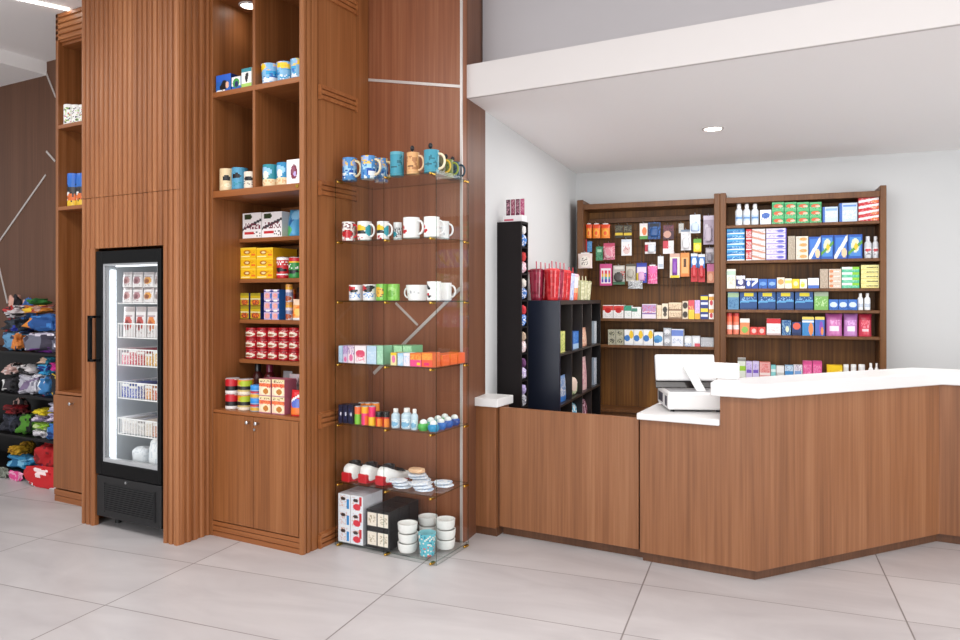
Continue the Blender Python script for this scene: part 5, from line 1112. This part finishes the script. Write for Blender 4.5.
row(FB, LY, BZ[0] + .001, [
    ('box', 822.6, 838, 207, 'c8d8ee|r0,0,.16,1,3a66b8|n.2,.3,.9,.7,f0f4fa,.4|r.2,.75,.95,.9,8ab0e0|Slb', 'medicine_box', 'box', 'pale blue box beside the green block'),
    ('box', 839.4, 857.4, 203.2, 'c4d4ec|r0,0,.14,1,3a66b8|r.2,.8,.95,.92,6a94d4|n.2,.15,.9,.6,f0f4fa,.4|Slb', 'medicine_box', 'box', 'taller pale blue box beside the red boxes'),
    ('box', 858.4, 880, 198, 'c8202a|d.3,.5,.2,f2eeee|e.8,.3,.2,.25,e87a3a|n.1,.1,.9,.9,e8e0e0,.2|Sc8202a', 'medicine_box', 'box', 'long red and white box', 4)], G1, dp=.12)
row(FB, LY, BZ[1] + .001, [
    ('box', 726.8, 744.6, 229, '3a9ad0|r0,.0,1,.2,e8f0f6|d.3,.35,.2,1e6ab0|n.3,.3,.9,.7,a8d8f0,.3|S2a80b8', 'toothpaste_box', 'box', 'flat blue box', 6),
    ('box', 746, 751.6, 229, 'c82a34|n0,.2,1,.8,f0d8d8,.4|r0,0,1,.1,e8e8e8|Sr', 'medicine_box', 'box', 'narrow red box beside the blue ones', 3),
    ('box', 752, 765.4, 229, 'e4dcdc|n0,.3,1,.8,b8a8a8,.25|d.7,-.6,.16,c8907a|r0,.0,1,.1,c8c0c0|Sw', 'medicine_box', 'box', 'off white flat box', 5),
    ('box', 766.2, 786.6, 228.6, 'ddd6ee|r.0,.0,1,.16,8a7ac0|e.7,.5,.2,.25,6a6ac8|n.1,.3,.6,.8,a89ad4,.35|r.94,0,1,1,5a4ab0|Slv', 'medicine_box', 'box', 'flat lavender box', 6),
    ('box', 788, 795.4, 236, 'a89a88|n0,0,1,1,c0b4a0,.35|S988a78', 'medicine_box', 'box', 'taupe box after the lavender ones', 2),
    ('box', 796, 808.2, 236.4, 'e6dccc|e.6,.5,.3,.3,e8a04a|n.1,.2,.9,.8,b8a890,.25|Sc', 'medicine_box', 'box', 'cream box with an orange dot', 4)], 'flat boxes stacked on the second medicine shelf', dp=.13)
for i, (a, b, y) in enumerate(((808.8, 820.6, 236.8), (821, 833.6, 235.2), (834.2, 847.6, 235), (848.2, 862.4, 234.5))):
    sp = ('2458b0|r.1,.1,.9,.9,3f78cc|d.0,.9,.14,f0f0ee|e.75,.25,.2,.2,e8c8a0|S1e4a98', '2458b0|r.1,.1,.9,.9,4a88d0|e.5,.55,.3,.3,d8e0c0|d.2,.5,.08,5a9a3a|e.55,.5,.14,.14,e8c030|S1e4a98')[i % 2]
    row(FB, LY, BZ[1] + .001, [('box', a, b, y, sp, 'medicine_box', 'box', 'blue box with a %s, %s of the four blue boxes' % (('white slash', 'yellow and green figure')[i % 2], ORD[i]))], 'four blue boxes on the second shelf', dp=.1)
for i, (a, b) in enumerate(((864.4, 872.2), (872.8, 880))):
    row(FB, LY, BZ[1] + .001, [('bottle', a, b, 236, 'd0d2d6|r.1,.2,.9,.7,eceef0|e.5,.55,.3,.1,c83a44|n.2,.25,.8,.5,8a8a90,.35|Ld8d8da', 'medicine_bottle', 'bottle', 'grey white bottle at the shelf end, %s the blue boxes' % ('next to' if i == 0 else 'one place beyond'))], 'grey white bottles')
LIM[2] = BZ[1] - .028
row(FB, LY, BZ[2] + .001, [
    ('box', 726.8, 735.6, 269, 'ece8d8|r0,.7,1,.9,b8d0c0|n.1,.2,.9,.6,c8c0a8,.3|Sc', 'medicine_box', 'box', 'upright cream box nearest the central post on the third shelf'),
    ('box', 736.2, 745, 275.6, 'f0f0f4|r0,.2,1,.7,2a3474|e.5,.5,.3,.2,e8e8f0|n0,0,1,1,4a2a70,.15|Sw', 'medicine_box', 'box', 'white and navy box on the third medicine shelf'),
    ('box', 745.6, 751.4, 278.4, '2a4aa0|r0,.8,1,1,f0f2f6|e.5,.5,.3,.25,e8ecf4|Sdb', 'medicine_box', 'box', 'navy and white box, third on the third shelf'),
    ('box', 751.8, 758, 278.4, '2a4aa0|r0,.8,1,1,f0f2f6|d.3,.5,.14,e8ecf4|Sdb', 'medicine_box', 'box', 'navy and white box with a slash on the third shelf'),
    ('box', 758.6, 767.4, 279, '2c62b4|e.5,.5,.36,.2,6a9ad8|n0,0,1,.3,1e3a80,.3|Sdb', 'medicine_box', 'box', 'mid blue box after the navy ones'),
    ('box', 767.8, 776.4, 279, '2c62b4|e.5,.5,.36,.2,8ab0e4|n0,0,1,.3,1e3a80,.3|Sdb', 'medicine_box', 'box', 'mid blue box before the orange and white one'),
    ('box', 777, 784.6, 277.4, 'f2e0cc|e.5,.6,.4,.25,eea05a|n.1,.1,.9,.4,e8c8a8,.3|Sc', 'medicine_box', 'box', 'cream box with an orange disc'),
    ('box', 785, 791.8, 278.4, 'f4f0d8|r0,.5,1,.8,e8e070|n.1,.1,.9,.4,d8d0b8,.3|Sc', 'medicine_box', 'box', 'cream box with a yellow band'),
    ('box', 792.2, 799.4, 279, 'f0d030|e.5,.5,.3,.25,f8f0b0|n0,0,1,.3,d8b020,.3|Sy', 'medicine_box', 'box', 'yellow box on the third medicine shelf'),
    ('box', 799.8, 807, 279, 'f6f2e0|e.4,.4,.3,.3,f0d848|n0,.5,1,1,e8e0c8,.3|Sc', 'medicine_box', 'box', 'white box with a yellow spot on the third shelf'),
    ('box', 808, 819, 278, 'e6eaf4|r0,.0,1,.3,4a74c8|n.1,.4,.9,.9,b8c8e8,.3|Sw', 'medicine_box', 'box', 'white box with a blue foot on the third shelf'),
    ('box', 820, 828.2, 269, 'a89684|n0,0,1,1,c8b8a4,.35|S988674', 'medicine_box', 'box', 'taupe box before the beige ones', 2),
    ('box', 828.8, 841.4, 269, 'd8c4b0|r.1,.3,.9,.6,e8e4e0|e.2,.5,.16,.3,d8804a|n.1,.1,.9,.9,b8a490,.2|Stn', 'medicine_box', 'box', 'flat beige box', 4),
    ('box', 841.8, 859.4, 267, '4ab890|r0,.55,.6,1,e4f0ea|n.1,.1,.9,.5,9ad8b8,.35|r.6,.5,1,1,8ac83a|S3aa87a', 'medicine_box', 'box', 'flat mint green box', 4),
    ('box', 861, 880, 265, 'ece4a0|r.3,.35,.95,.55,3a3a2a|n.05,.1,.9,.9,d8cc70,.25|r0,0,1,.08,c8b850|Sd8cc80', 'medicine_box', 'box', 'flat pale yellow box', 5)], 'boxes on the third medicine shelf', dp=.12)
LIM[2] = BZ[2] - .028
row(FB, LY, BZ[3] + .001, [('box', 727.8, 738.8, 291.6, '5a8ab0|r0,.7,1,.95,9ab890|n.1,.1,.9,.6,3a6a98,.35|S2a4a78', 'medicine_box', 'box', 'grey blue box nearest the central post on the fourth shelf')], dp=.12)
for i, (a, b) in enumerate(((739.8, 757), (758.2, 775.6), (776.6, 793.8), (795, 813.2))):
    row(FB, LY, BZ[3] + .001, [('box', a, b, 291.4, '1e4a84|r.25,.76,.8,.96,d8c82a|n.1,.5,.9,.7,8ab0d8,.3|d.42,.1,.05,5aa0d0|r0,.0,1,.12,14386a|S183a6c', 'medicine_box', 'box', 'navy box with a yellow top mark, %s of the four' % ORD[i])], 'four navy boxes on the fourth shelf', dp=.12)
row(FB, LY, BZ[3] + .001, [('box', 814.2, 828.4, 291, '7ab05a|r0,.75,1,1,98a890|n.1,.2,.9,.7,b8d8a0,.3|S6a9a50', 'medicine_box', 'box', 'soft green box on the fourth shelf')] + [('box', 829 + 9.6 * i, 838.2 + 9.6 * i, 299.4, '3a70c0|e.5,.5,.4,.26,d0e0f4|n0,0,1,.3,1e4a98,.3|S2a58a8', 'medicine_box', 'box', 'low blue box with a white oval, %s after the green box' % ORD[i]) for i in range(3)] + [('bottle', 857.8, 863.6, 293, 'f0f2f4|r.2,.2,.8,.6,c0cad8|Lw', 'medicine_bottle', 'bottle', 'white tube bottle next to the low blue boxes'), ('bottle', 864.6, 870.8, 293, 'f0f2f4|r.2,.2,.8,.6,c0cad8|Lw', 'medicine_bottle', 'bottle', 'white tube bottle at the end of the fourth shelf')], 'goods on the fourth medicine shelf', dp=.1)
Z5 = BZ[4] + .001; LIM[2] = BZ[3] - .028
row(FB, LY, Z5, [
    ('can', 726.4, 732.4, 311, 'e86a4a|r0,.0,1,.7,ee8a70|r.1,.25,.9,.5,f2e0dc|Lc83a34', 'vitamin_jar', 'jar', 'orange jar with a red lid beside the central post'),
    ('can', 733, 739.2, 311, 'e86a4a|r0,.0,1,.7,ee8a70|r.1,.25,.9,.5,f2e0dc|Lc83a34', 'vitamin_jar', 'jar', 'orange jar with a red lid, second from the central post'),
    ('box', 740, 749.6, 318.4, 'e88a5a|r0,.75,1,1,f0e6dc|e.5,.3,.35,.2,8aba5a|Sw', 'medicine_box', 'box', 'orange box with a green spot on the fifth shelf'),
    ('box', 750.2, 757.6, 327, 'd8463e|e.5,.5,.3,.3,f0c0b8|Sr', 'medicine_box', 'box', 'low red box, first of two on the fifth shelf'),
    ('box', 758, 765.6, 327, 'd8463e|e.5,.5,.3,.3,f0c0b8|Sr', 'medicine_box', 'box', 'low red box, second of two on the fifth shelf'),
    ('box', 766.6, 780.8, 318.4, 'f2eaea|r0,.68,1,1,c8242e|n.1,.2,.9,.5,d8c8c8,.3|r0,0,1,.08,c8b0b0|Sw', 'medicine_box', 'box', 'white box with a red top on the fifth shelf'),
    ('box', 781.8, 791, 320, '2a5a94|n0,0,1,1,8ab0c8,.3|e.6,.4,.2,.2,d8e0c0|Sdb', 'medicine_box', 'box', 'patterned blue box on the fifth shelf'),
    ('box', 792, 801.4, 322, '243a6e|e.5,.7,.42,.26,e8604a|r0,0,1,.2,1a2a54|Sdb', 'medicine_box', 'box', 'navy box with a coral oval on the fifth shelf'),
    ('box', 802.2, 814, 316.6, '3a86c4|r0,.86,1,1,e8d060|e.75,.35,.2,.34,e88a4a|r0,.7,1,.8,e4ecf2|S2a6aa8', 'medicine_box', 'box', 'sky blue box with an orange flame mark'),
    ('box', 815, 824.6, 316.6, '4a6ab8|r0,.86,1,1,e8d060|e.65,.4,.2,.36,8a4ab0|e.75,.25,.16,.2,e88a4a|S3a5aa0', 'medicine_box', 'box', 'blue box with a purple flame mark'),
    ('pouch', 825.6, 843, 312, 'cc7ab4|r0,.75,1,1,b85a9c|r.2,.2,.8,.42,f0e0ec|n.1,.5,.9,.7,e0a8d0,.3|Sb86aa4', 'soft_pouch', 'pouch', 'wide orchid pink pouch on the fifth shelf'),
    ('pouch', 844, 858.4, 313, 'c48ac8|r0,.75,1,1,b070b4|r.2,.2,.8,.42,f0e4f2|n.1,.5,.9,.7,dcb0e0,.3|Sb07ab8', 'soft_pouch', 'pouch', 'lilac pink pouch on the fifth shelf'),
    ('pouch', 859, 872.6, 312, 'd4485c|r0,.75,1,1,b83248|r.25,.2,.7,.34,f0c8cc|n.1,.4,.9,.7,e88a98,.3|Sb83a4c', 'soft_pouch', 'pouch', 'rose red pouch at the end of the fifth shelf')], 'goods on the fifth medicine shelf', dp=.09)
Z6 = BZ[5] + .001; LIM[2] = 99
row(FB, LY, Z6, [
    ('box', 737.6, 745.6, 358, 'dfe4d8|r0,.35,1,.62,9ac83a|r0,.85,1,1,8a8a84|Sw', 'lotion_box', 'box', 'upright white and lime box at the end of the bottom row'),
    ('box', 746, 752.2, 361.4, 'd4c8ea|r.1,.3,.9,.5,7a5ac0|n.1,.5,.9,.9,a890d8,.35|Slv', 'lotion_box', 'box', 'lavender box next to the lime one in the bottom row'),
    ('box', 752.6, 759, 361.4, 'd4c8ea|r.1,.3,.9,.5,7a5ac0|n.1,.5,.9,.9,a890d8,.35|Slv', 'lotion_box', 'box', 'lavender box beside the salmon one in the bottom row'),
    ('box', 759.6, 770.4, 362, 'e4a4a0|n.1,.3,.9,.9,d86a6a,.3|r0,.2,1,.35,f0dcd8|Ssa', 'lotion_box', 'box', 'salmon box in the bottom row'),
    ('box', 771, 775.8, 365, '8ad0d0|r0,.5,1,.7,e0f0f0|St', 'lotion_box', 'box', 'narrow aqua box in the bottom row'),
    ('box', 776.4, 784.2, 366, 'ecebea|r0,.2,1,.5,c8c8c4|Sw', 'lotion_box', 'box', 'plain white box after the aqua one'),
    ('box', 785, 793.4, 365.4, 'c4dcee|r0,.2,1,.6,4a90cc|n.1,.6,.9,1,8a90b0,.3|Slb', 'lotion_box', 'box', 'pale blue box in the bottom row'),
    ('box', 793.8, 802.4, 365, 'e8e4ec|r.1,.3,.9,.6,7aa0d0|n.1,.6,.9,1,9a8aa8,.3|Sw', 'lotion_box', 'box', 'white and blue box beside the hot pink ones'),
    ('box', 803, 812, 361, 'e25a98|n.1,.3,.9,.8,f09ac0,.3|r0,.85,1,1,d04a88|Sp', 'lotion_box', 'box', 'hot pink box, first of the pair in the bottom row'),
    ('box', 812.6, 822, 361, 'e25a98|n.1,.3,.9,.8,f09ac0,.3|r0,.85,1,1,d04a88|Sp', 'lotion_box', 'box', 'hot pink box, second of the pair in the bottom row'),
    ('box', 827, 842.4, 365, 'f0c818|d.3,.3,.12,f8e070|n.2,.2,.8,.7,e0842a,.2|Sy', 'lotion_box', 'box', 'bright yellow box in the bottom row'),
    ('can', 843.6, 849, 364.4, 'e6e6e4|r0,.2,1,.6,c4c4c8|Lf4f4f2', 'cream_jar', 'jar', 'white jar next to the yellow box'),
    ('can', 851, 856.6, 364.4, 'e6e6e4|r0,.2,1,.6,c4c4c8|Lf4f4f2', 'cream_jar', 'jar', 'white jar in the middle of the three'),
    ('can', 858.8, 865.4, 364.4, 'e6e6e4|r0,.2,1,.6,b8bcc8|Lf4f4f2', 'cream_jar', 'jar', 'white jar before the two small bottles'),
    ('bottle', 868.6, 873.6, 363, 'f0f0f0|r.2,.2,.8,.6,d0d0d4|Lw', 'medicine_bottle', 'bottle', 'small white bottle after the white jars'),
    ('bottle', 874.8, 880, 363, 'f0f0f0|r.2,.2,.8,.6,d0d0d4|Lw', 'medicine_bottle', 'bottle', 'small white bottle at the end of the bottom row')], 'goods on the bottom medicine shelf', dp=.09)
